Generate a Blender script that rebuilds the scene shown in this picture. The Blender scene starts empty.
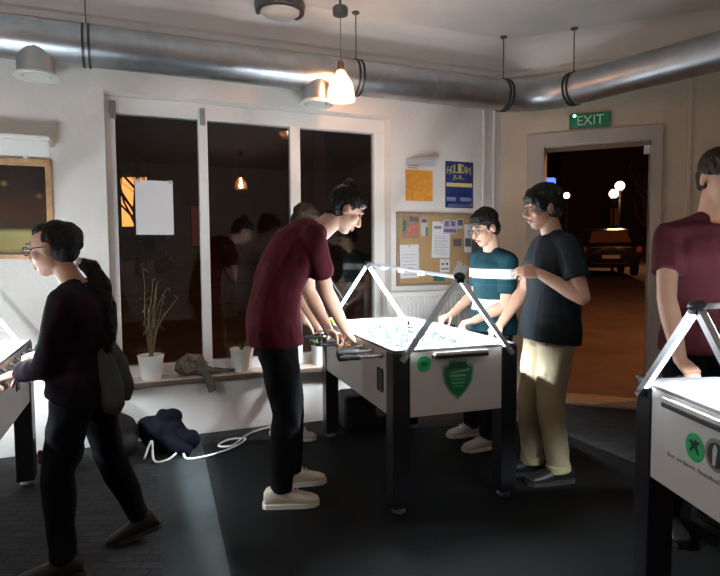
import bpy, bmesh, math, random
from math import sin, cos, pi, radians as R
from mathutils import Vector as V, Matrix as M, noise
random.seed(7)
sc = bpy.context.scene
COL = sc.collection

# ------------------------------------------------------------------ materials
def mat(name, col, rough=.6, metal=0., bump=0., bscale=40., var=0., vscale=8., emit=None, estr=0., spec=None, sheen=0., sss=0., coat=0.):
    m = bpy.data.materials.new(name); m.use_nodes = True
    nt = m.node_tree; b = nt.nodes['Principled BSDF']
    b.inputs['Base Color'].default_value = (*col, 1); b.inputs['Roughness'].default_value = rough
    b.inputs['Metallic'].default_value = metal; b.inputs['Specular IOR Level'].default_value = spec if spec is not None else (.12 if rough >= .75 else .5)
    if sss: b.inputs['Subsurface Weight'].default_value = sss; b.inputs['Subsurface Scale'].default_value = .01
    if coat: b.inputs['Coat Weight'].default_value = coat
    tc = nt.nodes.new('ShaderNodeTexCoord')
    if var:
        n = nt.nodes.new('ShaderNodeTexNoise'); n.inputs['Scale'].default_value = vscale; n.inputs['Detail'].default_value = 6
        r = nt.nodes.new('ShaderNodeValToRGB')
        r.color_ramp.elements[0].position = .3; r.color_ramp.elements[1].position = .7
        r.color_ramp.elements[0].color = (*[max(0, c*(1-var)) for c in col], 1)
        r.color_ramp.elements[1].color = (*[min(1, c*(1+var)) for c in col], 1)
        nt.links.new(tc.outputs['Object'], n.inputs['Vector']); nt.links.new(n.outputs['Fac'], r.inputs['Fac'])
        nt.links.new(r.outputs['Color'], b.inputs['Base Color'])
    if bump:
        n = nt.nodes.new('ShaderNodeTexNoise'); n.inputs['Scale'].default_value = bscale; n.inputs['Detail'].default_value = 8
        bp = nt.nodes.new('ShaderNodeBump'); bp.inputs['Strength'].default_value = bump; bp.inputs['Distance'].default_value = .01
        nt.links.new(tc.outputs['Object'], n.inputs['Vector']); nt.links.new(n.outputs['Fac'], bp.inputs['Height'])
        nt.links.new(bp.outputs['Normal'], b.inputs['Normal'])
    if emit:
        b.inputs['Emission Color'].default_value = (*emit, 1); b.inputs['Emission Strength'].default_value = estr
    return m

def brick_mat(name, c1, c2, mortar, scale, rough=.5, w=.5, h=.25, msize=.02):
    m = mat(name, c1, rough); nt = m.node_tree; b = nt.nodes['Principled BSDF']
    tc = nt.nodes.new('ShaderNodeTexCoord'); br = nt.nodes.new('ShaderNodeTexBrick')
    br.inputs['Color1'].default_value = (*c1, 1); br.inputs['Color2'].default_value = (*c2, 1); br.inputs['Mortar'].default_value = (*mortar, 1)
    br.inputs['Scale'].default_value = scale; br.inputs['Mortar Size'].default_value = msize
    br.inputs['Brick Width'].default_value = w; br.inputs['Row Height'].default_value = h
    nt.links.new(tc.outputs['Object'], br.inputs['Vector']); nt.links.new(br.outputs['Color'], b.inputs['Base Color'])
    bp = nt.nodes.new('ShaderNodeBump'); bp.inputs['Strength'].default_value = .4; bp.inputs['Distance'].default_value = .004; bp.invert = True
    nt.links.new(br.outputs['Fac'], bp.inputs['Height']); nt.links.new(bp.outputs['Normal'], b.inputs['Normal'])
    return m

def glass_mat(name, tint=(.92, .92, .92), ior=1.6):
    m = bpy.data.materials.new(name); m.use_nodes = True; nt = m.node_tree; nt.nodes.clear()
    o = nt.nodes.new('ShaderNodeOutputMaterial'); mx = nt.nodes.new('ShaderNodeMixShader'); t = nt.nodes.new('ShaderNodeBsdfTransparent')
    g = nt.nodes.new('ShaderNodeBsdfGlossy'); f = nt.nodes.new('ShaderNodeFresnel')
    t.inputs['Color'].default_value = (*tint, 1); g.inputs['Roughness'].default_value = .02; f.inputs['IOR'].default_value = ior
    nt.links.new(f.outputs[0], mx.inputs[0]); nt.links.new(t.outputs[0], mx.inputs[1]); nt.links.new(g.outputs[0], mx.inputs[2]); nt.links.new(mx.outputs[0], o.inputs[0])
    return m

def plaid_mat(name, c0, c1, c2):
    m = mat(name, c0, .85); nt = m.node_tree; b = nt.nodes['Principled BSDF']
    tc = nt.nodes.new('ShaderNodeTexCoord'); prev = None
    for ax, sc_ in (('Z', 9.), ('X', 8.)):
        w = nt.nodes.new('ShaderNodeTexWave'); w.bands_direction = ax; w.inputs['Scale'].default_value = sc_*.55; w.inputs['Distortion'].default_value = .6
        nt.links.new(tc.outputs['Object'], w.inputs['Vector'])
        mx = nt.nodes.new('ShaderNodeMix'); mx.data_type = 'RGBA'
        nt.links.new(w.outputs['Fac'], mx.inputs['Factor'])
        if prev is None: mx.inputs['A'].default_value = (*c0, 1)
        else: nt.links.new(prev, mx.inputs['A'])
        mx.inputs['B'].default_value = (*(c1 if ax == 'Z' else c2), 1); prev = mx.outputs['Result']
    nt.links.new(prev, b.inputs['Base Color'])
    return m

def stripe_mat(name, c0, c1, z0, bands, slope=(0, 0)):
    # knitted stripes: colour by height in the shirt's own object space
    m = mat(name, c0, .85, bump=.2, bscale=120); nt = m.node_tree; b = nt.nodes['Principled BSDF']
    tc = nt.nodes.new('ShaderNodeTexCoord'); sp = nt.nodes.new('ShaderNodeSeparateXYZ')
    nt.links.new(tc.outputs['Object'], sp.inputs[0])
    r = nt.nodes.new('ShaderNodeValToRGB'); r.color_ramp.interpolation = 'CONSTANT'
    mr = nt.nodes.new('ShaderNodeMapRange'); mr.inputs['From Min'].default_value = z0; mr.inputs['From Max'].default_value = z0+1
    nt.links.new(sp.outputs['Z'], mr.inputs['Value']); nt.links.new(mr.outputs[0], r.inputs['Fac'])
    e = r.color_ramp.elements
    e[0].color = (*c0, 1); e[0].position = 0; e[1].color = (*bands[0][2], 1); e[1].position = bands[0][0]
    x = e.new(bands[0][1]); x.color = (*c0, 1)
    for lo, hi, c in bands[1:]:
        x = e.new(lo); x.color = (*c, 1); x = e.new(hi); x.color = (*c0, 1)
    nt.links.new(r.outputs['Color'], b.inputs['Base Color'])
    return m

WALL = mat('white_painted_plaster', (.74, .71, .67), .75, bump=.45, bscale=22, var=.05, vscale=3)
CEIL = mat('ceiling_plaster', (.82, .82, .80), .85, bump=.3, bscale=14, var=.05, vscale=2)
WALLC = mat('cream_painted_plaster', (.60, .50, .39), .75, bump=.4, bscale=22, var=.06, vscale=3)
WPAINT = mat('white_window_paint', (.72, .71, .69), .45, bump=.1)
DOORP = mat('door_paint', (.42, .37, .33), .5, bump=.1)
GALV = mat('galvanised_steel', (.44, .46, .48), .36, 1., bump=.08, bscale=30, var=.12, vscale=9)
BLACKM = mat('black_metal', (.012, .012, .013), .45)
RODM = mat('dark_rod_steel', (.12, .12, .12), .4, .8)
BLK = mat('black_laminate', (.012, .012, .016), .35)
WLAM = mat('white_laminate', (.62, .60, .58), .45, bump=.05)
RAILM = mat('grey_aluminium_rail', (.28, .28, .30), .4, .6); RAILT = mat('dark_grey_table_rim', (.09, .09, .10), .5)
FIELD = mat('pale_playing_field', (.75, .78, .80), .35)
LINEG = mat('field_line_green', (.05, .30, .20), .5)
CHROME = mat('chrome_rod', (.75, .76, .78), .18, 1.)
ALU = mat('aluminium_profile', (.55, .57, .60), .35, .9)
LED = mat('led_diffuser', (.9, .9, .9), .5, emit=(.86, .94, 1.), estr=14.)
LEDS = mat('led_spot_lens', (.9, .9, .9), .5, emit=(.86, .94, 1.), estr=40.)
HANDLE = mat('black_rubber_grip', (.015, .015, .017), .6)
PBLACK = mat('black_player_plastic', (.02, .03, .03), .35)
PGREEN = mat('teal_player_plastic', (.02, .20, .19), .35)
LIME = mat('lime_counter_plastic', (.50, .75, .03), .4)
EMBG = mat('green_emblem', (.01, .17, .06), .45, var=.15, vscale=30)
EMBL = mat('pale_green_emblem', (.20, .38, .24), .5)
EMBD = mat('dark_green_emblem', (.008, .07, .035), .5)
EMBB = mat('bright_green_emblem', (.02, .42, .13), .45)
EMBK = mat('emblem_black', (.01, .02, .012), .5)
GREYP = mat('grey_print', (.22, .20, .20), .5)
PAPER = mat('white_paper', (.70, .69, .70), .7)
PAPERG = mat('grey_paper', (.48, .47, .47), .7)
INK = mat('ink_grey', (.22, .22, .25), .7)
CORK = mat('cork', (.42, .27, .13), .9, bump=.5, bscale=160, var=.2, vscale=90)
WOOD = mat('tan_wood', (.42, .24, .11), .55, var=.2, vscale=20)
WOODB = mat('dull_brown_wood', (.26, .18, .12), .6, var=.2, vscale=20)
SILLM = mat('brown_stone_sill', (.42, .33, .27), .4, var=.2, vscale=25)
SILLE = mat('dark_sill_edge', (.10, .07, .05), .5)
ORANGE = mat('orange_print', (.62, .26, .03), .6, var=.18, vscale=30)
BLUEP = mat('navy_print', (.012, .022, .12), .5)
YEL = mat('yellow_ink', (.62, .52, .14), .6)
LBLUE = mat('pale_blue_ink', (.18, .24, .38), .6)
PURP = mat('purple_ink', (.16, .10, .30), .6)
PINK = mat('red_print', (.45, .14, .10), .6, var=.3, vscale=40)
DGREEN = mat('dark_green_print', (.03, .16, .13), .6)
DGREY = mat('dark_grey_print', (.09, .09, .09), .6)
POT = mat('white_ceramic', (.72, .72, .68), .3)
SOIL = mat('potting_soil', (.04, .025, .015), .95, bump=.8, bscale=80)
LEAFD = mat('dry_leaf', (.12, .085, .04), .7, var=.3, vscale=20)
LEAFG = mat('green_leaf', (.05, .10, .03), .6, var=.3, vscale=20)
WOOL = mat('grey_brown_wool', (.13, .105, .085), .95, bump=1., bscale=90, var=.35, vscale=40)
WOOLD = mat('grey_green_wool', (.10, .10, .085), .95, bump=1., bscale=90)
BAGB = mat('black_nylon', (.006, .006, .009), .6, bump=.3, bscale=50)
BAGN = mat('navy_cloth', (.003, .003, .008), .85, bump=.3, bscale=50)
BAGR = mat('dark_red_cloth', (.10, .012, .015), .85)
CABLE = mat('white_cable', (.75, .75, .73), .5)
GREEN = mat('exit_green', (.004, .12, .045), .4, emit=(.0, .30, .11), estr=.06)
EXITW = mat('exit_white', (.55, .62, .55), .5, emit=(.5, .7, .55), estr=.04)
EXLED = mat('exit_led', (.3, .9, .5), .4, emit=(.12, 1., .38), estr=9.)
BULB = mat('bulb_glow', (1, .8, .6), .4, emit=(1., .62, .34), estr=260.)
def shade_mat(name):
    m = bpy.data.materials.new(name); m.use_nodes = True; nt = m.node_tree; nt.nodes.clear()
    o = nt.nodes.new('ShaderNodeOutputMaterial'); mx = nt.nodes.new('ShaderNodeMixShader'); t = nt.nodes.new('ShaderNodeBsdfTransparent'); g = nt.nodes.new('ShaderNodeBsdfTranslucent'); d = nt.nodes.new('ShaderNodeBsdfDiffuse'); m2 = nt.nodes.new('ShaderNodeMixShader')
    g.inputs['Color'].default_value = (.80, .55, .48, 1); d.inputs['Color'].default_value = (.75, .52, .46, 1); t.inputs['Color'].default_value = (.95, .85, .8, 1); m2.inputs[0].default_value = .5; mx.inputs[0].default_value = .30
    nt.links.new(g.outputs[0], m2.inputs[1]); nt.links.new(d.outputs[0], m2.inputs[2]); nt.links.new(m2.outputs[0], mx.inputs[2]); nt.links.new(t.outputs[0], mx.inputs[1]); nt.links.new(mx.outputs[0], o.inputs[0]); return m
SHADEG = shade_mat('pink_shade_glass')
FROST = mat('frosted_glass', (.62, .62, .60), .3)
GLASS = glass_mat('window_glass'); LENS = glass_mat('spectacle_lens', (.97, .97, .97), 1.03)
PIC = None
SKIN = mat('skin', (.50, .29, .20), .55, bump=.05, bscale=60, var=.08, vscale=12, sss=.08)
LIP = mat('lips', (.38, .15, .12), .5)
EYEW = mat('eye', (.30, .28, .27), .2)
HAIRD = mat('dark_hair', (.005, .0035, .003), .62, bump=1., bscale=70, spec=.18)
HAIRB = mat('brown_hair', (.018, .010, .006), .62, bump=1., bscale=70, spec=.18)
MAROON = mat('maroon_cotton', (.060, .006, .010), .9, bump=.25, bscale=140)
MAROON2 = mat('dusty_maroon_cotton', (.055, .010, .014), .9, bump=.25, bscale=140)
TEEK = mat('charcoal_cotton', (.010, .013, .016), .9, bump=.25, bscale=140)
WSHIRT = mat('pale_grey_cotton', (.40, .40, .40), .9, bump=.25, bscale=140)
TRB = mat('black_denim', (.0045, .0045, .006), .85, bump=.2, bscale=140)
KHAKI = mat('khaki_cotton', (.36, .30, .20), .9, bump=.25, bscale=140)
CUFF = mat('pale_cuff', (.38, .36, .20), .9)
JEANS = mat('dark_jeans', (.015, .02, .03), .85, bump=.2, bscale=140)
SHOEW = mat('cream_sneaker', (.62, .56, .45), .6)
SHOEG = mat('pale_grey_sneaker', (.45, .42, .38), .6)
SHOEK = mat('black_shoe', (.010, .010, .011), .5)
SHOER = mat('dark_red_shoe', (.014, .006, .006), .6)
SOLE = mat('white_rubber_sole', (.66, .62, .54), .6)
SOLEK = mat('black_sole', (.02, .02, .02), .6)
GREYJ = mat('grey_sweatshirt', (.06, .068, .066), .9, bump=.3, bscale=120)
PLAID = plaid_mat('dark_plaid_flannel', (.007, .004, .009), (.018, .004, .008), (.006, .004, .009))
MATM = mat('black_rubber_mat', (.005, .0057, .006), .75, bump=.5, bscale=120, var=.25, vscale=3)
ASPH = mat('dry_paving', (.16, .11, .085), .9, bump=.6, bscale=60, var=.25, vscale=1.5)
CARP = mat('dark_car_paint', (.02, .012, .012), .25, coat=.5)
CARG = mat('car_glass', (.02, .02, .02), .08)
TAIL = mat('tail_light_red', (.30, .02, .015), .25)
PLATE = mat('number_plate', (.5, .5, .5), .5)
TYRE = mat('tyre_rubber', (.012, .012, .012), .8)
LAMPW = mat('street_globe', (1, .8, .6), .4, emit=(1., .72, .45), estr=14.)
LAMPW2 = mat('street_globe_pink', (1, .8, .7), .4, emit=(1., .72, .55), estr=7.)
BLUES = mat('blue_sign_light', (.1, .2, .9), .4, emit=(.06, .14, 1.), estr=3.)
WINL = mat('lit_window', (.9, .5, .2), .5, emit=(1., .38, .08), estr=1.6)
WINH = mat('bright_lit_window', (.9, .6, .3), .5, emit=(1., .36, .09), estr=2.2)
WIND = mat('dim_lit_window', (.4, .1, .05), .5, emit=(.6, .10, .02), estr=.045)
FACADE = mat('red_brown_facade', (.09, .045, .035), .9, bump=.3, bscale=8, var=.2)
BARK = mat('tree_bark', (.03, .02, .015), .95, bump=.8, bscale=20)
TREEL = mat('night_foliage', (.012, .014, .008), .9)

# ------------------------------------------------------------------ mesh helpers
class MB:
    def __init__(s): s.b = bmesh.new()
    def box(s, lo, hi, mx=None, bev=0.):
        r = bmesh.ops.create_cube(s.b, size=1.)
        vs = r['verts']
        c = [(a+b)/2 for a, b in zip(lo, hi)]; d = [abs(b-a) for a, b in zip(lo, hi)]
        for v in vs: v.co = V((v.co.x*d[0]+c[0], v.co.y*d[1]+c[1], v.co.z*d[2]+c[2]))
        if bev:
            es = list({e for v in vs for e in v.link_edges})
            q = bmesh.ops.bevel(s.b, geom=es, offset=bev, segments=2, affect='EDGES', profile=.5)
            vs = list({v for f in q['faces'] for v in f.verts} | {v for v in vs if v.is_valid})
        if mx is not None:
            for v in vs: v.co = mx @ v.co
        return s
    def loft(s, rings, cap=True, closed=False):
        rr = [[s.b.verts.new(p) for p in ring] for ring in rings]
        n = len(rr[0]); k = len(rr)
        for i in range(k if closed else k-1):
            a, b = rr[i], rr[(i+1) % k]
            for j in range(n):
                try: s.b.faces.new((a[j], a[(j+1) % n], b[(j+1) % n], b[j]))
                except ValueError: pass
        if cap and not closed:
            s.b.faces.new(list(reversed(rr[0]))); s.b.faces.new(rr[-1])
        return s
    def tube(s, p0, p1, r0, r1=None, n=14, round_=False):
        p0, p1 = V(p0), V(p1); r1 = r0 if r1 is None else r1
        t = (p1-p0); L = t.length
        if L < 1e-6: t = V((0, 0, 1))
        t.normalize(); a = t.orthogonal().normalized(); b = t.cross(a)
        prof = []
        if round_:
            for k in range(5):
                q = pi/2*(1-k/5.); prof.append((-r0*sin(q), max(r0*cos(q), r0*.06)))
            prof += [(0, r0), (L, r1)]
            for k in range(1, 6):
                q = pi/2*k/5.; prof.append((L+r1*sin(q), max(r1*cos(q), r1*.06)))
        else: prof = [(0, r0), (L, r1)]
        return s.loft([[p0+t*h+a*(r*cos(2*pi*j/n))+b*(r*sin(2*pi*j/n)) for j in range(n)] for h, r in prof])
    def path(s, pts, rad, n=10, cyc=False):
        pts = [V(p) for p in pts]; k = len(pts); rings = []; a = None
        for i in range(k):
            t = (pts[(i+1) % k] if cyc or i < k-1 else pts[i]) - (pts[i-1] if cyc or i > 0 else pts[i])
            t.normalize()
            a = t.orthogonal().normalized() if a is None else (a - t*a.dot(t)).normalized()
            b = t.cross(a); r = rad[i] if isinstance(rad, (list, tuple)) else rad
            rings.append([pts[i]+a*(r*cos(2*pi*j/n))+b*(r*sin(2*pi*j/n)) for j in range(n)])
        return s.loft(rings, closed=cyc)
    def ell(s, c, rad, ax=None, nu=20, nv=12):
        c = V(c); ax = ax or (V((1, 0, 0)), V((0, 1, 0)), V((0, 0, 1)))
        rings = []
        for i in range(nv+1):
            q = pi*i/nv; rr = max(sin(q), .03); z = -cos(q)
            rings.append([c+ax[0]*(rad[0]*rr*cos(2*pi*j/nu))+ax[1]*(rad[1]*rr*sin(2*pi*j/nu))+ax[2]*(rad[2]*z) for j in range(nu)])
        return s.loft(rings)
    def lathe(s, c, prof, n=28, cap=True):
        c = V(c)
        return s.loft([[c+V((r*cos(2*pi*j/n), r*sin(2*pi*j/n), z)) for j in range(n)] for r, z in prof], cap=cap)
    def prism(s, pts, a, b, off):            # polygon pts in (a,b) plane, extruded by off
        P = [V(a)*x+V(b)*y for x, y in pts]; off = V(off)
        return s.loft([P, [p+off for p in P]])
    def quad(s, ps): s.b.faces.new([s.b.verts.new(p) for p in ps]); return s
    def mesh(s, name='m', smooth=False):
        bmesh.ops.recalc_face_normals(s.b, faces=s.b.faces[:])
        me = bpy.data.meshes.new(name); s.b.to_mesh(me); s.b.free()
        if smooth: me.polygons.foreach_set('use_smooth', [True]*len(me.polygons))
        return me
    def build(s, name, material, parent=None, loc=(0, 0, 0), rz=0., smooth=False):
        return link(name, s.mesh(name, smooth), material, parent, loc, rz)

def link(name, me, material, parent=None, loc=(0, 0, 0), rz=0.):
    o = bpy.data.objects.new(name, me); COL.objects.link(o)
    if material and not me.materials:
        for m in (material if isinstance(material, (list, tuple)) else [material]): me.materials.append(m)
    o.parent = parent; o.location = loc; o.rotation_euler = (0, 0, rz)
    return o
def tag(o, label=None, cat=None, group=None, kind=None):
    for k, v in (('label', label), ('category', cat), ('group', group), ('kind', kind)):
        if v: o[k] = v
    return o
def empty(name, loc=(0, 0, 0), rz=0.):
    o = bpy.data.objects.new(name, None); COL.objects.link(o); o.empty_display_size = .1
    o.location = loc; o.rotation_euler = (0, 0, rz); return o
def copy_tree(o, parent=None):
    c = o.copy(); COL.objects.link(c); c.parent = parent
    for ch in list(o.children): copy_tree(ch, c)
    return c
def smooth_auto(o, ang=35):
    me = o.data; me.polygons.foreach_set('use_smooth', [True]*len(me.polygons))
    me.set_sharp_from_angle(angle=R(ang)); return o
def fuse(mb, voxel=.007, it=4, fac=.5, folds=0., ff=9., fdir=None):
    me = mb.mesh('fuse'); o = bpy.data.objects.new('fuse', me); COL.objects.link(o)
    m = o.modifiers.new('r', 'REMESH'); m.mode = 'VOXEL'; m.voxel_size = voxel
    m2 = o.modifiers.new('s', 'SMOOTH'); m2.iterations = it; m2.factor = fac
    dg = bpy.context.evaluated_depsgraph_get(); dg.update()
    out = bpy.data.meshes.new_from_object(o.evaluated_get(dg))
    bpy.data.objects.remove(o); bpy.data.meshes.remove(me)
    if folds:
        ns = [v.normal.copy() for v in out.vertices]
        for v, n in zip(out.vertices, ns):
            p = v.co.copy(); p.z *= .6
            h = noise.noise(p*ff) + .5*noise.noise(p*ff*2.3+V((3, 1, 7)))
            v.co += n*(folds*h)
    out.polygons.foreach_set('use_smooth', [True]*len(out.polygons)); out.materials.clear()
    return out
def text_mesh(body, size, depth=.0008):
    cu = bpy.data.curves.new('t', 'FONT'); cu.body = body; cu.size = size; cu.align_x = 'CENTER'; cu.align_y = 'CENTER'; cu.extrude = depth
    cu.resolution_u = 3
    o = bpy.data.objects.new('t', cu); COL.objects.link(o)
    dg = bpy.context.evaluated_depsgraph_get(); dg.update()
    me = bpy.data.meshes.new_from_object(o.evaluated_get(dg)); bpy.data.objects.remove(o); me.materials.clear()
    return me
def put_text(name, body, size, mx, material, parent, fit=None, depth=.0008):
    me = text_mesh(body, size, depth)
    if fit:
        xs = [v.co.x for v in me.vertices]; ys = [v.co.y for v in me.vertices]
        sx = fit[0]/(max(xs)-min(xs)); sy = fit[1]/(max(ys)-min(ys)); cx = (max(xs)+min(xs))/2; cy = (max(ys)+min(ys))/2
        for v in me.vertices: v.co.x = (v.co.x-cx)*sx; v.co.y = (v.co.y-cy)*sy
    me.transform(mx)
    return link(name, me, material, parent)

# ------------------------------------------------------------------ camera
cam = bpy.data.cameras.new('camera'); co = bpy.data.objects.new('camera', cam); COL.objects.link(co)
cam.sensor_width = 36; cam.lens = 36*570/720; cam.clip_start = .05; cam.clip_end = 300
co.matrix_world = M.Translation((0, 0, 1.42)) @ M.Rotation(R(90-3.5), 4, 'X') @ M.Rotation(R(-.4), 4, 'Z')
sc.camera = co

# ------------------------------------------------------------------ the room
A1 = R(22.3); U = V((cos(A1), sin(A1), 0)); N1 = V((-sin(A1), cos(A1), 0)); W0 = V((-2.523, 3.928, 0))
A2 = R(-22.3); U2 = V((cos(A2), sin(A2), 0)); N2 = V((-sin(A2), cos(A2), 0)); C0 = V((1.353, 5.52, 0))
SC = (C0-W0).dot(U)                                   # corner along the window wall
D0 = C0+U2*2.3; CH = 3.34; SL = -1.2; DB = -8.
A0 = W0+U*SL; B0 = A0+N1*DB; E0 = D0-N1*((D0-W0).dot(N1)-DB)
def room_poly(z): return [V((p.x, p.y, z)) for p in (A0, C0, D0, E0, B0)]
def st(o): return tag(o, kind='structure')
def wl(s, d, z=0.): return W0+U*s+N1*d+V((0, 0, z))   # window-wall coordinates to world
def wd(s, d, z=0.): return C0+U2*s+N2*d+V((0, 0, z))

FLOORM = brick_mat('dark_wood_block_floor', (.045, .044, .046), (.030, .030, .032), (.014, .014, .014), 4.2, .78, .5, .25, .012)
STRIPM = mat('grey_green_strip', (.036, .042, .042), .78, bump=.2, bscale=60, var=.12, vscale=5)
mb = MB(); mb.prism([(p.x, p.y) for p in (wl(SL-.3, .3), wl(SC, .3), wd(2.5, .3), E0+U*.3-N1*.3, B0-U*.3-N1*.3)], (1, 0, 0), (0, 1, 0), (0, 0, -.1))
fl = mb.build('floor', FLOORM); tag(fl, 'dark wood block floor of the room', 'floor', kind='structure')
fl.rotation_euler = (0, 0, 0)
def on_floor(name, pts, h, m):
    mb = MB(); mb.prism(pts, (1, 0, 0), (0, 1, 0), (0, 0, h)); return mb.build(name, m)
# lighter lane of the floor, and the black mat the tables stand on (both run towards the window wall)
s1 = (V((-1.456, 3.99, 0))-W0).dot(U); s2 = (V((-1.19, 4.19, 0))-W0).dot(U); s3 = (V((1.57, 4.38, 0))-W0).dot(U)
L0, L1, M0, M1 = (-1.456, 3.99), (-.10, .305), (-1.19, 4.19), (.39, -.405)
f = on_floor('floor_lane', [L0, (-1.17, 4.19), (M1[0]+.02, M1[1]), (L1[0]+.26, L1[1]-.707), L1], .001, STRIPM)
tag(f, 'pale grey lane in the floor between the wood blocks and the black mat', 'floor', kind='structure')
f = on_floor('rubber_mat', [M0]+[(p.x, p.y) for p in (wl(s3, -.75), wl(s3+.05, DB+2.6))]+[(1.05, -2.25)], .002, MATM)
tag(f, 'large black rubber mat under the foosball tables', 'mat')

def wall_piece(mb, f, s0, s1, z0, z1, d0=0., d1=.25):
    P = [f(s0, d0), f(s1, d0), f(s1, d1), f(s0, d1)]
    mb.loft([[V((p.x, p.y, z0)) for p in P], [V((p.x, p.y, z1)) for p in P]]); return mb
OS0, OS1, OZ0, OZ1 = .73, 3.03, .45, 2.61
mb = MB(); wall_piece(mb, wl, SL-.2, OS0, 0, CH); wall_piece(mb, wl, OS1, SC+.06, 0, CH)
wall_piece(mb, wl, OS0, OS1, 0, OZ0); wall_piece(mb, wl, OS0, OS1, OZ1, CH); st(mb.build('wall_back', WALL))
mb = MB(); wall_piece(mb, wd, -.06, .40, 0, CH); wall_piece(mb, wd, 1.30, 2.4, 0, CH); wall_piece(mb, wd, .40, 1.30, 2.40, CH); st(mb.build('wall_corner', WALLC))
rf = lambda s, d: D0-N1*s+U*d
mb = MB(); wall_piece(mb, rf, -.1, (D0-E0).length+.2, 0, CH); st(mb.build('wall_right', WALLC))
lf = lambda s, d: A0-N1*s-U*d
mb = MB(); wall_piece(mb, lf, -.2, -DB+.2, 0, CH); st(mb.build('wall_left', WALL))
ff_ = lambda s, d: B0+U*s-N1*d
mb = MB(); wall_piece(mb, ff_, -.2, (E0-B0).length+.2, 0, CH); st(mb.build('wall_front', WALL))
mb = MB(); mb.prism([(p.x, p.y) for p in (wl(SL-.3, .3), wl(SC, .3), wd(2.5, .3), E0+U*.3-N1*.3, B0-U*.3-N1*.3)], (1, 0, 0), (0, 1, 0), (0, 0, .12))
o = mb.build('ceiling', CEIL); o.location.z = CH; st(o)

# cornice: a stepped coved profile carried along the window wall and the door wall
prof = [(0, 2.99), (-.030, 3.0), (-.035, 3.035), (-.062, 3.05), (-.068, 3.09), (-.085, 3.105), (-.09, 3.15), (-.10, 3.21), (-.125, 3.27), (-.165, 3.315), (-.23, CH+.005), (0, CH+.005)]
def prof_ring(base, ax): return [base+ax*d+V((0, 0, z)) for d, z in prof]
bis = (N1+N2).normalized()/cos(R(22.3))
bis2 = (N2+U).normalized(); bis2 = bis2/bis2.dot(N2)
mb = MB(); mb.loft([prof_ring(A0, N1), prof_ring(C0, bis), prof_ring(D0, bis2), prof_ring(E0, U)])
o = mb.build('trim_1', CEIL); smooth_auto(o, 25); st(o)

# window: reveal is the wall itself; frame, panes and sill
wn = empty('window_1', W0, A1); tag(wn, 'wide three-pane shop window, night outside', 'window', kind='structure')
GD = .17
mb = MB(); z0, z1 = .45, 2.61
for a, b, c, d in ((.73, .80, z0, z1), (2.925, 3.03, z0, z1), (1.404, 1.476, z0, z1), (2.154, 2.242, z0, z1)): mb.box((a, .13, c), (b, .21, d), bev=.006)
mb.box((.73, .125, 2.485), (3.03, .215, 2.61), bev=.006); mb.box((.73, .125, .45), (3.03, .215, .555), bev=.006)
mb.build('window_frame', WPAINT, wn)
for i, (a, b) in enumerate(((.80, 1.404), (1.476, 2.154), (2.242, 2.925))):
    mb = MB(); mb.box((a-.01, .168, .55), (b+.01, .174, 2.49)); mb.build('pane', GLASS, wn)
mb = MB()
for s in (.79, 1.44): mb.box((s-.018, .10, 2.44), (s+.018, .135, 2.57), bev=.005)
mb.build('window_catch', RAILM, wn)
si = empty('window_sill', W0, A1); tag(si, 'brown stone sill under the wide window', 'window sill', kind='structure')
mb = MB(); mb.box((.70, -.07, .445), (3.05, .13, .468), bev=.004); mb.build('sill_board', SILLM, si)
mb = MB(); mb.box((.70, -.075, .425), (3.05, -.06, .462), bev=.004); mb.build('sill_edge', SILLE, si)

# door opening at the chamfered corner
dr = empty('door_1', C0, A2); tag(dr, 'open doorway to the dark street', 'door', kind='structure')
mb = MB()
mb.box((.25, -.035, 0), (.40, .0, 2.51), bev=.006); mb.box((.365, -.02, 0), (.405, .26, 2.40), bev=.004)
mb.box((1.295, -.035, 0), (1.38, .0, 2.51), bev=.006); mb.box((1.29, -.02, 0), (1.33, .26, 2.40), bev=.004)
mb.box((.25, -.036, 2.39), (1.38, .0, 2.515), bev=.006); mb.box((.37, -.02, 2.38), (1.33, .26, 2.41), bev=.004)
mb.build('door_frame', DOORP, dr)
mb = MB(); mb.box((.40, -.05, 0), (1.30, .30, .03), bev=.008); mb.build('door_threshold', WOODB, dr)
mb = MB(); mb.box((1.235, .0, 2.27), (1.285, .05, 2.345), bev=.006); mb.build('door_contact', WPAINT, dr)
mb = MB(); mb.box((1.278, .05, .88), (1.292, .08, 1.30), bev=.003); mb.build('strike_plate', RAILM, dr)
# flat panel mouldings on the wall right of the door
mb = MB()
for a, b, c, d in ((1.56, 1.60, .0, 2.95), (1.82, 1.86, .0, 2.95), (1.60, 1.82, 1.88, 1.92)): mb.box((a, -.018, c), (b, 0, d), bev=.006)
o = mb.build('trim_2', WALLC, None, C0, A2); st(o)
mb = MB()
for a, b in ((3.98, 4.02), (4.10, 4.13)): mb.box((a, -.014, 0), (b, 0, 2.95), bev=.006)
o = mb.build('trim_3', WALL, None, W0, A1); st(o)

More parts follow.
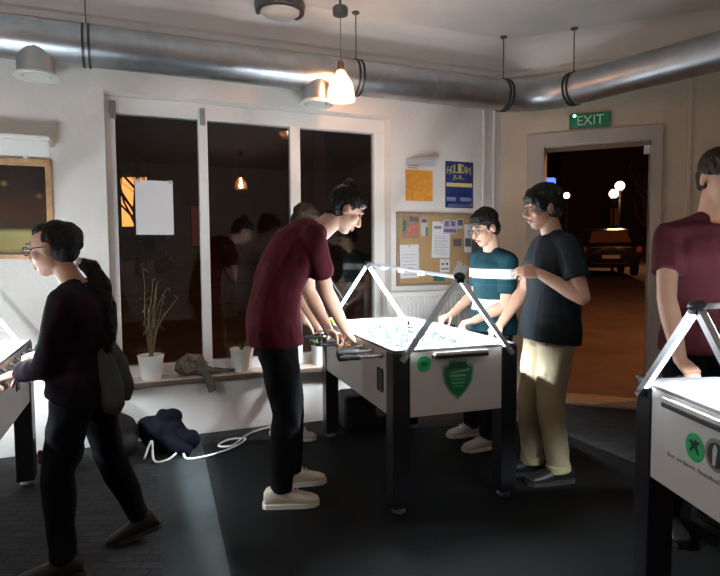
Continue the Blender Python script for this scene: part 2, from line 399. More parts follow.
# ------------------------------------------------------------------ air duct
dk = empty('air_duct', W0+V((0, 0, 0)), A1); tag(dk, 'long round galvanised air duct hung below the ceiling', 'air duct')
RD, ZD, DD = .135, 2.825, -.26
inv = M.Rotation(-A1, 4, 'Z') @ M.Translation(-W0)
pA = V((-1.15, DD, ZD)); e0 = inv @ V((1.32, 5.16, ZD)); e0.y = DD; e3 = inv @ V((1.86, 5.03, ZD)); dirR = (inv.to_3x3() @ V((.60, -.80, 0))).normalized(); e4 = e3+dirR*4.2
mb = MB(); mb.tube(pA, e0, RD, n=32); o = mb.build('duct_section', GALV, dk); smooth_auto(o)
for k in range(1, 7):
    x = pA.x+(e0.x-pA.x)*k/7; mb = MB(); mb.tube((x-.006, DD, ZD), (x+.006, DD, ZD), RD+.003, n=32); o = mb.build('duct_seam', GALV, dk); smooth_auto(o)
corner = e0+V((1, 0, 0))*((e3-e0).x - dirR.x/dirR.y*(e3-e0).y)
mb = MB(); pts = [(e0*(1-t)*(1-t)+corner*(2*t*(1-t))+e3*(t*t)) for t in [i/10 for i in range(11)]]
mb.path(pts, RD*1.0, 32); o = mb.build('duct_elbow', GALV, dk); smooth_auto(o, 50)
mb = MB(); mb.tube(e3, e4, RD, n=32); o = mb.build('duct_section', GALV, dk); smooth_auto(o)
def clamp(p, t):
    t = V(t).normalized()
    mb = MB()
    for q in (-.018, .018): mb.tube(p+t*(q-.008), p+t*(q+.008), RD+.009, n=32)
    o = mb.build('duct_clamp', BLACKM, dk); smooth_auto(o)
    mb = MB(); mb.tube(p+V((0, 0, RD)), V((p.x, p.y, CH)), .005, n=8); mb.tube((p.x, p.y, CH-.012), (p.x, p.y, CH), .03, n=12)
    mb.build('hanger_rod', RODM, dk)
for x in (.643, 2.60): clamp(V((x, DD, ZD)), (1, 0, 0))
clamp(e0, (1, 0, 0)); clamp(e3, dirR); clamp(e3+dirR*2.4, dirR)
for x in (.34, 2.26):
    mb = MB(); c = V((x, DD, 0)); n = 32; r = .116
    rings = []
    rings.append([c+V((r*cos(2*pi*j/n), r*sin(2*pi*j/n), 2.60)) for j in range(n)])
    rings.append([c+V((r*cos(2*pi*j/n), r*sin(2*pi*j/n), 2.72)) for j in range(n)])
    rings.append([c+V((r*cos(2*pi*j/n), r*sin(2*pi*j/n), 2.84+.09*max(0, -sin(2*pi*j/n)))) for j in range(n)])
    rings.append([c+V((.6*r*cos(2*pi*j/n), (.6*r*sin(2*pi*j/n)-.02), 2.88)) for j in range(n)])
    mb.loft(rings); o = mb.build('duct_outlet', GALV, dk); smooth_auto(o)
    mb = MB(); mb.lathe(c, [(.085, 2.595), (.10, 2.58), (.135, 2.58), (.138, 2.59), (.12, 2.61), (.085, 2.61)], 32, cap=False)
    mb.lathe(c, [(.02, 2.577), (.075, 2.585), (.078, 2.597), (.02, 2.601)], 32)
    o2 = mb.build('outlet_ring', POT, o); smooth_auto(o2)

# ------------------------------------------------------------------ lamps
def pendant(loc, label, lit=True):
    p = empty('pendant_lamp', loc); tag(p, label, 'pendant lamp')
    h = CH-loc[2]
    mb = MB(); mb.tube((0, 0, h-.13), (0, 0, h), .010, n=10); mb.lathe((0, 0, h-.165), [(.012, 0), (.055, .003), (.058, .05), (.05, .062), (.012, .064)], 24); o = mb.build('ceiling_rose', RODM, p); smooth_auto(o)
    mb = MB(); mb.tube((0, 0, .16), (0, 0, h-.16), .003, n=6); mb.build('cord', RODM, p)
    mb = MB(); mb.lathe((0, 0, .09), [(.014, .09), (.02, .085), (.022, .02), (.026, .0), (.01, -.005)], 20); o = mb.build('lamp_holder', SHOEG if not lit else WOODB, p); smooth_auto(o)
    mb = MB(); mb.lathe((0, 0, 0), [(.024, .16), (.028, .11), (.046, .07), (.078, .02), (.100, -.05), (.106, -.12), (.103, -.12), (.097, -.05), (.075, .02), (.043, .07), (.025, .11), (.021, .16)], 28, cap=False)
    o = mb.build('lamp_shade', SHADEG, p); smooth_auto(o, 60)
    mb = MB(); mb.lathe((0, 0, -.05), [(.012, .12), (.014, .09), (.012, .07), (.016, .05), (.034, .0), (.036, -.025), (.028, -.05), (.008, -.062)], 20); o = mb.build('bulb', BULB, p); smooth_auto(o, 60)
    return p
pendant((-.131, 4.33, 2.675), 'glass pendant lamp lit warm in front of the duct')
pendant((-2.3, .3, 2.7), 'glass pendant lamp lit warm over the room\'s left side')
pendant((2.1, .0, 2.7), 'glass pendant lamp lit warm over the room\'s right side')  # behind the camera, added only as extra warm light
cl = empty('ceiling_lamp', (-.60, 4.50, CH)); tag(cl, 'round unlit ceiling lamp with a dark metal ring', 'ceiling lamp')
mb = MB(); mb.lathe((0, 0, 0), [(.19, 0), (.195, -.02), (.185, -.075), (.165, -.08), (.15, -.06), (.15, 0)], 36); o = mb.build('lamp_ring', RODM, cl); smooth_auto(o)
mb = MB(); mb.lathe((0, 0, 0), [(.152, -.04), (.148, -.075), (.11, -.098), (.05, -.106), (.01, -.107)], 36); o = mb.build('lamp_glass', FROST, cl); smooth_auto(o)

# ------------------------------------------------------------------ things on the walls
def wall_thing(name, s, z, label, cat, group=None, d=0.):
    o = empty(name, wl(s, d, z), A1); return tag(o, label, cat, group)
# notice with orange lower half
p = wall_thing('notice', 3.32, 2.06, 'orange paper notice with a curled white top, left of the navy poster', 'notice')
mb = MB(); mb.box((-.155, -.004, -.205), (.155, -.001, .205)); mb.build('paper', PAPER, p)
mb = MB(); mb.box((-.15, -.007, -.175), (.125, -.0042, .10)); mb.build('orange_sheet', ORANGE, p)
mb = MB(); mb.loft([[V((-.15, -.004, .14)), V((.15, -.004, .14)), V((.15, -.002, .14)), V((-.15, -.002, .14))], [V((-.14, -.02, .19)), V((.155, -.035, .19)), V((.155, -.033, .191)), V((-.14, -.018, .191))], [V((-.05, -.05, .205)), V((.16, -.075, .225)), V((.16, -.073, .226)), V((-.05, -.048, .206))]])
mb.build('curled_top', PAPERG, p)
mb = MB()
for k in range(2): mb.box((-.13, -.006, .115+k*.02), (-.03+.02*k, -.0042, .122+k*.02))
mb.build('print', PINK, p)
# navy poster with yellow lettering
p = wall_thing('poster', 3.73, 2.046, 'navy blue poster with yellow lettering', 'poster')
mb = MB(); mb.box((-.15, -.004, -.213), (.15, -.001, .213)); mb.build('paper', BLUEP, p)
word = 'HOLIDAY'
for i, ch in enumerate(word):
    t = (i-3)/3.; mx = M.Translation((t*.115, -.0052, .15-.022*t*t)) @ M.Rotation(-.18*t, 4, 'Y') @ M.Rotation(R(90), 4, 'X')
    put_text('letter', ch, .1, mx, YEL, p, fit=(.034, .085-.012*abs(t)))
mx = M.Translation((-.01, -.0052, .065)) @ M.Rotation(R(90), 4, 'X'); put_text('lettering', 'JUL.', .1, mx, YEL, p, fit=(.125, .05))
mb = MB(); mb.box((-.14, -.0052, -.018), (.138, -.0042, .016)); mb.build('yellow_band', YEL, p)
mb = MB()
for k, (a, b) in enumerate(((-.135, -.04), (.01, .13))): mb.box((a, -.0052, -.15), (b, -.0042, -.115))
for k in range(3): mb.box((-.12, -.0052, -.185-.009*k), (.12, -.0042, -.181-.009*k))
mb.build('small_print', LBLUE, p)
mb = MB(); mb.lathe((0, 0, 0), [(.002, 0), (.018, .0)], 14); me = mb.mesh(); me.transform(M.Translation((.125, -.0055, -.185)) @ M.Rotation(R(90), 4, 'X')); link('round_mark', me, PINK, p)
# cork board
p = wall_thing('cork_board', 3.54, 1.452, 'wood-framed cork notice board above the radiator', 'notice board')
mb = MB(); mb.box((-.45, -.012, -.315), (.45, -.001, .315)); mb.build('cork_panel', CORK, p)
mb = MB()
for a in ((-.465, -.33, .465, -.305), (-.465, .305, .465, .33), (-.465, -.33, -.44, .33), (.44, -.33, .465, .33)): mb.box((a[0], -.028, a[1]), (a[2], 0, a[3]), bev=.004)
mb.build('board_frame', WOODB, p)
def pinned(s, z, w, h, m, label, rot=0., bars=(), group='papers pinned on the cork board', layer=0):
    o = empty('pinned_paper', wl(3.54+s, -.0125-.0022*layer, 1.452+z), A1); tag(o, label, 'paper', group); o.rotation_euler = (0, rot, A1)
    mb = MB(); mb.box((-w/2, -.0016, -h/2), (w/2, -.0004, h/2)); mb.build('sheet', m, o)
    for (x0, y0, x1, y1, bm) in bars:
        mb = MB(); mb.box((x0*w-w/2, -.0022, y0*h-h/2), (x1*w-w/2, -.0014, y1*h-h/2)); mb.build('print', bm, o)
    mb = MB(); mb.ell((0, -.004, h/2-.012), (.006, .006, .006), nu=10, nv=6); mb.build('pin', BLACKM if m is not DGREY else PINK, o)
    return o
lines = lambda n, y0=.1, y1=.8, c=INK: tuple((.12, y0+(y1-y0)*k/n, .88-.1*(k % 3), y0+(y1-y0)*k/n+.012, c) for k in range(n))
pinned(-.325, .20, .17, .20, WOODB, 'brown picture sheet with a red patch, top left of the cork board', .02, ((.3, .1, .95, .6, PINK), (.05, .3, .25, .8, DGREEN), (.45, .75, .95, .92, DGREY)))
pinned(-.335, -.11, .19, .30, PAPER, 'white typed page at the lower left of the cork board', -.02, lines(7))
pinned(-.185, .20, .07, .16, PAPERG, 'narrow grey slip with a dark heading on the cork board', .0, ((.1, .75, .9, .95, DGREY), (.7, .0, 1., .5, DGREEN)))
pinned(-.01, .085, .19, .33, PAPER, 'long white letter with a blue heading in the middle of the cork board', .03, ((.1, .80, .5, .88, INK),)+lines(9, .1, .65))
pinned(.085, .205, .15, .13, PAPERG, 'white card with purple lettering overlapping the long white letter', .04, ((.05, .1, .95, .35, PURP), (.1, .5, .4, .9, PURP), (.55, .55, .85, .9, PURP)), layer=1)
pinned(.165, .06, .09, .07, DGREY, 'small dark grey photo right of the long white letter', -.03, ())
pinned(.195, .235, .07, .09, PAPERG, 'small grey card near the top of the cork board', 0., ((.1, .3, .9, .9, DGREY),))
pinned(.03, -.155, .10, .12, PAPER, 'small white card with two dark bars, low on the cork board', 0., ((.1, .2, .9, .35, INK), (.15, .55, .4, .75, DGREY), (.6, .55, .85, .75, DGREY)))
pinned(-.03, -.26, .12, .07, DGREEN, 'green flyer at the bottom of the cork board', .05, ())
pinned(.28, .10, .08, .26, PAPER, 'tall white sheet with a dark photo on the cork board', 0., ((.1, .2, .9, .5, DGREY), (.35, .28, .6, .42, PINK)))
pinned(.20, -.20, .13, .14, PAPERG, 'tilted grey sheet at the lower right of the cork board', .5, ())
pinned(.36, -.02, .09, .20, DGREY, 'dark sheet at the right edge of the cork board', 0., ((.2, .2, .8, .5, PAPERG),))
# radiator
p = wall_thing('radiator', 3.42, 0, 'white ribbed radiator on the wall below the cork board', 'radiator', None, -.03)
mb = MB(); mb.box((-.47, -.055, .16), (.47, -.045, 1.06), bev=.004)
for k in range(24): x = -.45+k*.039; mb.box((x-.011, -.075, .19), (x+.011, -.05, 1.03), bev=.008)
mb.build('front_panel', WPAINT, p)
mb = MB(); mb.box((-.47, -.055, .16), (.47, .0, .18)); mb.box((-.475, -.06, 1.05), (.475, .0, 1.075), bev=.003); mb.box((-.475, -.06, .16), (-.465, .03, 1.07)); mb.box((.465, -.06, .16), (.475, .03, 1.07)); mb.build('radiator_casing', WPAINT, p)
mb = MB(); mb.tube((.5, -.03, .10), (.5, -.03, .22), .018, n=12); mb.tube((.46, -.03, .17), (.53, -.03, .17), .013, n=12); mb.tube((.5, -.03, 0), (.5, -.03, .11), .01, n=10); mb.build('valve', POT, p)
# framed picture on the left (dim bar scene under glass)
def pic_mat():
    m = mat('dim_picture_print', (.03, .02, .015), .12, spec=.6); nt = m.node_tree; b = nt.nodes['Principled BSDF']
    tc = nt.nodes.new('ShaderNodeTexCoord'); sp = nt.nodes.new('ShaderNodeSeparateXYZ'); nt.links.new(tc.outputs['Generated'], sp.inputs[0])
    r = nt.nodes.new('ShaderNodeValToRGB'); e = r.color_ramp.elements
    e[0].position = 0; e[0].color = (.05, .04, .03, 1); e[1].position = 1; e[1].color = (.02, .014, .012, 1)
    for pos, c in ((.06, (.30, .22, .09)), (.24, (.34, .30, .13)), (.29, (.04, .025, .018)), (.5, (.045, .022, .014)), (.8, (.02, .014, .012))):
        x = e.new(pos); x.color = (*c, 1)
    nt.links.new(sp.outputs['Z'], r.inputs['Fac'])
    vo = nt.nodes.new('ShaderNodeTexVoronoi'); vo.inputs['Scale'].default_value = 9; nt.links.new(tc.outputs['Object'], vo.inputs['Vector'])
    r2 = nt.nodes.new('ShaderNodeValToRGB'); r2.color_ramp.elements[0].color = (.55, .32, .14, 1); r2.color_ramp.elements[0].position = .04; r2.color_ramp.elements[1].color = (0, 0, 0, 1); r2.color_ramp.elements[1].position = .22
    nt.links.new(vo.outputs['Distance'], r2.inputs['Fac'])
    mx = nt.nodes.new('ShaderNodeMix'); mx.data_type = 'RGBA'; mx.blend_type = 'ADD'; mx.inputs['Factor'].default_value = .35
    nt.links.new(r.outputs['Color'], mx.inputs['A']); nt.links.new(r2.outputs['Color'], mx.inputs['B']); nt.links.new(mx.outputs['Result'], b.inputs['Base Color'])
    return m
p = wall_thing('framed_picture', -.15, 1.745, 'framed dark picture with a wooden frame on the left wall', 'picture')
mb = MB(); mb.box((-.48, -.014, -.315), (.49, -.004, .30)); mb.build('picture_print', pic_mat(), p)
mb = MB()
for a in ((-.53, -.35, .53, -.315), (-.53, .295, .53, .345), (-.53, -.35, -.48, .345), (.49, -.35, .53, .345)): mb.box((a[0], -.035, a[1]), (a[2], 0, a[3]), bev=.006)
mb.build('picture_frame', WOOD, p)
# white boxed shelf above the picture
p = wall_thing('wall_shelf', -.26, 2.085, 'white boxed wall shelf above the framed picture', 'shelf')
mb = MB(); mb.box((-.5, -.26, .095), (.66, 0, .125), bev=.005); mb.build('shelf_board', WPAINT, p)
mb = MB(); mb.prism([(0, .095), (-.22, .095), (-.02, .0), (0, .0)], (0, 1, 0), (0, 0, 1), (.03, 0, 0)); o = mb.build('shelf_bracket', WPAINT, p); o.location.x = .47
mb = MB(); mb.box((-.5, -.25, -.01), (.655, -.225, .095), bev=.004); mb.build('fascia_board', WPAINT, p)
# paper on the window
p = wall_thing('window_paper', 1.065, 1.785, 'blank white sheet taped to the left window pane', 'paper', None, .168)
mb = MB(); mb.box((-.139, -.003, -.21), (.139, -.001, .21)); mb.build('sheet', PAPER, p)
mb = MB()
for x in (-.12, .12): mb.box((x-.015, -.0036, .19), (x+.015, -.003, .215))
mb.build('tape', PAPERG, p)
# exit sign over the door
p = empty('exit_sign', wd(.785, 0, 2.595), A2); tag(p, 'green exit sign above the open doorway', 'exit sign')
mb = MB(); mb.box((-.17, -.05, -.06), (.17, -.002, .06), bev=.006); mb.build('sign_box', GREEN, p)
mx = M.Translation((.01, -.0512, 0)) @ M.Rotation(R(90), 4, 'X'); put_text('lettering', 'EXIT', .1, mx, EXITW, p, fit=(.22, .082), depth=.001)
mb = MB(); mb.ell((-.125, -.05, .045), (.013, .008, .013), nu=12, nv=8); mb.build('status_light', EXLED, p)

# ------------------------------------------------------------------ things on the sill and floor
def pot(s, d, h, r, label, kind):
    p = empty('potted_plant', wl(s, d, .468), A1); tag(p, label, 'potted plant')
    mb = MB(); mb.lathe((0, 0, 0), [(.01, 0), (r*.74, 0), (r*.76, .006), (r, h*.93), (r*1.04, h*.95), (r*1.04, h), (r*.94, h), (r*.92, h*.85), (.01, h*.84)], 28); o = mb.build('pot', POT, p); smooth_auto(o)
    mb = MB(); mb.lathe((0, 0, h*.845), [(.01, .012), (r*.5, .01), (r*.9, 0), (r*.9, -.01), (.01, -.01)], 16); mb.build('soil', SOIL, p)
    rnd = random.Random(int(s*100))
    if kind == 'dry':
        for k in range(11):
            a = rnd.uniform(0, 2*pi); L = rnd.uniform(.45, .80); lean = rnd.uniform(.02, .13)
            pts = []; rad = []
            for i in range(9):
                t = i/8; pts.append((cos(a)*lean*t**1.3*1.2+.05*t*t+.012*sin(7*t+k), sin(a)*lean*t*.35, h*.85+L*t*(1-.12*t))); rad.append(.006*(1-.6*t))
            mb = MB(); mb.path(pts, rad, 6); o = mb.build('stem', LEAFD, p)
            mb = MB()
            for i in range(3, 9):
                q = V(pts[i]); b = rnd.uniform(0, 2*pi); l = rnd.uniform(.04, .09)
                e = q+V((cos(b)*l, sin(b)*l*.5, -rnd.uniform(-.02, .06))); w = V((-sin(b), cos(b), 0))*.007
                mid = (q+e)/2+V((0, 0, .012))
                mb.loft([[q-w*.3, q+w*.3, q+w*.3+V((0, 0, .001)), q-w*.3+V((0, 0, .001))], [mid-w, mid+w, mid+w+V((0, 0, .001)), mid-w+V((0, 0, .001))], [e-w*.2, e+w*.2, e+w*.2+V((0, 0, .001)), e-w*.2+V((0, 0, .001))]])
            mb.build('foliage', LEAFD, o)
    else:
        mb = MB()
        for k in range(16):
            a = rnd.uniform(0, 2*pi); L = rnd.uniform(.05, .11); q = V((0, 0, h*.85)); w = V((-sin(a), cos(a), 0))*.008
            mid = q+V((cos(a)*L*.4, sin(a)*L*.4, L*.7)); e = q+V((cos(a)*L*.9, sin(a)*L*.9, L*.75))
            mb.loft([[x-w*f, x+w*f, x+w*f+V((0, 0, .0015)), x-w*f+V((0, 0, .0015))] for x, f in ((q, .4), (mid, 1), (e, .15))])
        mb.build('leaves', LEAFG, p)
pot(1.0, .03, .185, .095, 'tall dried-out plant in a white pot on the sill', 'dry')
pot(1.70, .05, .185, .095, 'small green plant in a white pot beside the bending man in maroon', 'green')
pot(2.34, .02, .165, .055, 'narrow white pot with a small plant at the far end of the sill', 'green')
# knitted scarf bundle with one end hanging off the sill
p = empty('wool_scarf', wl(1.30, .02, .468), A1); tag(p, 'grey-brown wool scarf bundled on the sill, one end hanging over', 'scarf')
mb = MB()
for k, (c, r) in enumerate((((-.02, .02, .05), (.10, .06, .05)), ((.03, .03, .085), (.085, .05, .045)), ((-.05, .0, .075), (.06, .05, .05)), ((.09, .0, .035), (.08, .045, .035)))): mb.ell(c, r)
mb.path([(-.10, .0, .05), (-.09, .0, .11), (-.02, .0, .145), (.06, .01, .13), (.11, .0, .07)], [.03, .032, .034, .032, .028], 10)
me = fuse(mb, .007, 3, folds=.012, ff=22); link('bundle', me, WOOL, p)
mb = MB(); mb.path([(.05, -.02, .04), (.12, -.04, .035), (.22, -.02, .025), (.33, -.01, .02)], [.03, .028, .022, .014], 10)
mb.path([(.04, -.03, .04), (.08, -.055, .03), (.11, -.10, -.0), (.125, -.115, -.06), (.14, -.118, -.115)], [.03, .032, .03, .034, .036], 10)
me = fuse(mb, .007, 3, folds=.008, ff=26); link('scarf_end', me, WOOLD, p)

def lump(name, loc, blobs, m, label, cat, folds=.02, ff=8, extra=None):
    mb = MB()
    for c, r in blobs: mb.ell(c, r)
    me = fuse(mb, .009, 4, folds=folds, ff=ff)
    for v in me.vertices: v.co.z = max(v.co.z, .004)
    o = empty(name, loc); tag(o, label, cat); link('bag_body' if cat != 'jacket' else 'cloth', me, m, o); return o
# dark heap by the wall
o = lump('backpack', (-1.71, 3.93, 0), (((0, 0, .15), (.15, .13, .16)), ((.02, -.05, .11), (.15, .12, .11)), ((0, 0, .26), (.08, .07, .06))), BAGB, 'black backpack on the floor by the wall behind the woman', 'backpack', .012)
mb = MB(); mb.path([(-.06, -.12, .24), (-.08, -.19, .15), (-.03, -.20, .05), (.05, -.17, .03)], .012, 8); mb.build('strap', BAGB, o)
mb = MB(); mb.box((-.09, -.175, .06), (.09, -.155, .15), bev=.02); mb.build('front_pocket', BAGB, o)
o = lump('jacket', (-1.42, 4.06, 0), (((0, 0, .12), (.16, .12, .13)), ((-.10, .0, .17), (.10, .08, .09)), ((.1, -.02, .08), (.15, .11, .10)), ((.02, .02, .24), (.09, .07, .07))), BAGN, 'navy jacket heaped on the floor beside the black backpack', 'jacket', .025, 9)
mb = MB(); mb.path([(.06, -.10, .14), (.16, -.14, .06), (.22, -.12, .03)], [.05, .045, .04], 12); me = fuse(mb, .008, 3, folds=.01, ff=14); link('sleeve', me, BAGN, o)
o = lump('backpack', (-1.98, 3.74, 0), (((0, 0, .12), (.13, .10, .13)), ((.03, -.02, .2), (.09, .07, .07))), BAGB, 'dark backpack with a red side on the floor behind the woman\'s legs', 'backpack', .012)
mb = MB(); mb.box((-.13, -.10, .06), (-.04, -.085, .15), bev=.01); mb.build('side_pocket', BAGR, o)
# black case under the table with a round grey disc
o = empty('equipment_case', (.06, 4.62, .0), R(20)); tag(o, 'black case with a round grey badge on the floor behind the centre table', 'case')
mb = MB(); mb.box((-.24, -.14, .0), (.16, .14, .30), bev=.04); mb.build('case_body', BAGB, o)
mb = MB(); mb.lathe((0, 0, 0), [(.01, .004), (.045, .004), (.05, 0)], 24); me = mb.mesh(); me.transform(M.Translation((.06, -.142, .16)) @ M.Rotation(R(90), 4, 'X')); link('round_badge', me, GREYP, o)
mb = MB(); mb.path([(-.12, 0, .29), (-.10, 0, .35), (.02, 0, .35), (.04, 0, .29)], .014, 8); mb.build('handle', BAGB, o)
# white cable
pts = []
import itertools
ctl = [V(p) for p in ((-1.50, 3.86, .012), (-1.47, 3.80, .05), (-1.45, 3.88, .13), (-1.41, 3.80, .02), (-1.33, 3.84, .012), (-1.26, 3.92, .05), (-1.20, 3.86, .012), (-1.05, 3.93, .012), (-.92, 4.10, .012), (-.88, 4.27, .012), (-1.0, 4.26, .012), (-1.05, 4.12, .012), (-.95, 4.12, .012), (-.88, 4.38, .012), (-.74, 4.56, .012), (-.5, 4.68, .012), (-.25, 4.79, .012))]
for i in range(len(ctl)-1):
    p0, p1, p2, p3 = ctl[max(i-1, 0)], ctl[i], ctl[i+1], ctl[min(i+2, len(ctl)-1)]
    for k in range(8):
        t = k/8; pts.append(.5*((2*p1)+(p2-p0)*t+(2*p0-5*p1+4*p2-p3)*t*t+(3*p1-p0-3*p2+p3)*t**3))
base = V((-1.0, 4.1, 0)); mb = MB(); mb.path([p-base for p in pts], .008, 8); o = mb.build('power_cable', CABLE, None, base, smooth=True); tag(o, 'white power cable looping along the wall from the heaped jacket', 'cable')

# ------------------------------------------------------------------ foosball tables
TL, TW = 1.47, .75
HX, HY = TW/2, TL/2
RODY = [(-3.5+i)*.168 for i in range(8)]
RODSPEC = [(-1, 1, 'k'), (-1, 2, 'k'), (1, 3, 'g'), (-1, 5, 'k'), (1, 5, 'g'), (-1, 3, 'k'), (1, 2, 'g'), (1, 1, 'g')]
def obox(mb, p0, p1, w, h, side):        # rectangular bar from p0 to p1; side = width direction
    p0, p1 = V(p0), V(p1); t = (p1-p0).normalized(); a = V(side); a = (a-t*a.dot(t)).normalized(); b = t.cross(a)
    return mb.loft([[p+a*(x*w/2)+b*(y*h/2) for x, y in ((-1, -1), (1, -1), (1, 1), (-1, 1))] for p in (p0, p1)])
def player_mesh():
    mb = MB()
    def ring(z, rx, ry, y=0): return [V((rx*cos(2*pi*j/10), y+ry*sin(2*pi*j/10), z)) for j in range(10)]
    mb.loft([ring(-.068, .013, .010, .004), ring(-.056, .013, .010, .003), ring(-.048, .008, .006), ring(-.02, .010, .007), ring(-.01, .013, .011), ring(.012, .014, .011), ring(.022, .012, .008), ring(.026, .005, .005)])
    mb.ell((0, 0, .034), (.009, .009, .011), nu=10, nv=8)
    return mb.mesh('player', True)
def make_table():
    t = empty('foosball_table')
    for sx in (-1, 1):
        mb = MB(); a, b = sorted((sx*HX, sx*(HX-.035))); mb.box((a, -HY+.03, .53), (b, HY-.03, .888), bev=.004); mb.build('side_panel', WLAM, t)
    for sy in (-1, 1):
        mb = MB(); a, b = sorted((sy*HY, sy*(HY-.035))); mb.box((-HX+.03, a, .53), (HX-.03, b, .888), bev=.004); mb.build('end_panel', WLAM, t)
    mb = MB()
    for sx in (-1, 1): a, b = sorted((sx*(HX+.004), sx*(HX-.06))); mb.box((a, -HY-.004, .886), (b, HY+.004, .902), bev=.004)
    for sy in (-1, 1): a, b = sorted((sy*(HY+.004), sy*(HY-.10))); mb.box((-HX+.05, a, .886), (HX-.05, b, .9015), bev=.004)
    mb.build('top_rail', RAILT, t)
    mb = MB(); mb.box((-HX+.036, -HY+.036, .765), (HX-.036, HY-.036, .78))
    for sx in (-1, 1):
        mb.prism([(sx*(HX-.036), .78), (sx*(HX-.036), .81), (sx*(HX-.075), .78)], (1, 0, 0), (0, 0, 1), (0, 0, 0)) if 0 else None
        a, b = sorted((sx*(HX-.036), sx*(HX-.06))); mb.box((a, -HY+.1, .78), (b, HY-.1, .886))
    for sy in (-1, 1):
        a, b = sorted((sy*(HY-.036), sy*(HY-.10)))
        mb.box((-HX+.036, a, .78), (-.11, b, .886)); mb.box((.11, a, .78), (HX-.036, b, .886)); mb.box((-.11, a, .86), (.11, b, .886))
    fl_ = mb.build('playing_field', FIELD, t)
    mb = MB(); mb.box((-HX+.06, -.004, .7805), (HX-.06, .004, .7812))
    mb.lathe((0, 0, .7805), [(.095, 0), (.095, .0007), (.103, .0007), (.103, 0)], 40, cap=False)
    for sy in (-1, 1):
        for x in (-.17, .17): a, b = sorted((sy*(HY-.10), sy*(HY-.30))); mb.box((x-.004, a, .7805), (x+.004, b, .7812))
        a, b = sorted((sy*(HY-.30), sy*(HY-.308))); mb.box((-.17, a, .7805), (.17, b, .7812))
    mb.build('field_lines', LINEG, fl_)
    for sy in (-1, 1):
        mb = MB(); y = sy*(HY-.0995); a, b = sorted((y, y+sy*.03)); mb.box((-.108, a, .781), (.108, b, .859)); mb.build('goal', BLACKM, t)
    for sx in (-1, 1):
        for sy in (-1, 1):
            x0, x1 = sorted((sx*(HX+.008), sx*(HX-.092))); y0, y1 = sorted((sy*(HY+.008), sy*(HY-.10)))
            mb = MB(); mb.box((x0, y0, .035), (x1, y1, .884), bev=.006); lg = mb.build('leg', BLK, t)
            mb = MB(); mb.lathe(((x0+x1)/2, (y0+y1)/2, 0), [(.038, 0), (.04, .012), (.02, .02), (.014, .04)], 16); mb.build('foot_pad', ALU, lg)
    for sy, sx in ((-1, -1), (1, -1), (-1, 1), (1, 1)):
        mb = MB(); y = -.53 if sy < 0 else .30; hh = .068 if sy < 0 else .03; a, b = sorted((sx*(HX-.01), sx*(HX+.006))); mb.box((a, y-.05, .705-hh), (b, y+.05, .705+hh), bev=.014); mb.build('hand_hole', BLACKM, t)
    pm = player_mesh(); pk = pm.copy(); pk.materials.append(PBLACK); pm.materials.append(PGREEN)
    for i, ((hs, n, c), y) in enumerate(zip(RODSPEC, RODY)):
        sh = .02*((i*37) % 5-2)
        mb = MB(); a, b = (-.60+sh, .47+sh) if hs < 0 else (-.47+sh, .60+sh); mb.tube((a, y, .85), (b, y, .85), .0085, n=14); rd = mb.build('rod', CHROME, t); smooth_auto(rd)
        mb = MB(); x0 = hs*.47+sh
        mb.path([(x0+hs*q, y, .85) for q in (0, .004, .02, .06, .10, .125, .13)], [.009, .0135, .015, .013, .0145, .014, .009], 10); mb.build('handle', HANDLE, rd)
        for sx in (-1, 1): mb = MB(); mb.tube((sx*(HX-.05), y, .85), (sx*(HX+.022), y, .85), .019, n=14); o = mb.build('bearing', CHROME, rd); smooth_auto(o)
        for k in range(n):
            x = (k-(n-1)/2)*({1: 0, 2: .22, 3: .17, 5: .115}[n])+sh
            p = bpy.data.objects.new('player', pk if c == 'k' else pm); COL.objects.link(p); p.parent = rd; p.location = (x, y, .851); p.rotation_euler = (.12*((i*7+k*3) % 5-2)*.6, 0, pi if c == 'k' else 0)
        dx = ((n-1)/2)*({1: 0, 2: .22, 3: .17, 5: .115}[n])+.03
        for sx in (-1, 1): mb = MB(); mb.tube((sx*dx+sh-.012, y, .85), (sx*dx+sh+.012, y, .85), .015, n=12); mb.build('bumper', HANDLE, rd)
    for sy in (-1, 1):
        mb = MB(); a, b = sorted((sy*HY, sy*(HY+.045))); mb.box((-.15, a, .868), (.17, b, .874), bev=.002); a2, b2 = sorted((sy*(HY+.040), sy*(HY+.046))); mb.box((-.15, a2, .868), (.17, b2, .885), bev=.002)
        tr = mb.build('ball_tray', POT, t)
        mb = MB(); mb.box((-.155, a, .848), (.175, b-.004 if sy > 0 else b, .867), bev=.003); mb.build('tray_base', BLACKM, tr)
    sc_ = MB(); xx = -(HX-.018); sc_.tube((xx, .36, .918), (xx, .66, .918), .004, n=8); s_ = sc_.build('score_counter', CHROME, t)
    for k in range(6): mb = MB(); mb.tube((xx, .48+.024*k, .918), (xx, .501+.024*k, .918), .0145, n=12); mb.build('score_bead', LIME, s_)
    mb = MB(); mb.tube((xx, .40, .902), (xx, .40, .934), .016, n=12); mb.build('counter_post', POT, s_)
    yl = HY+.022
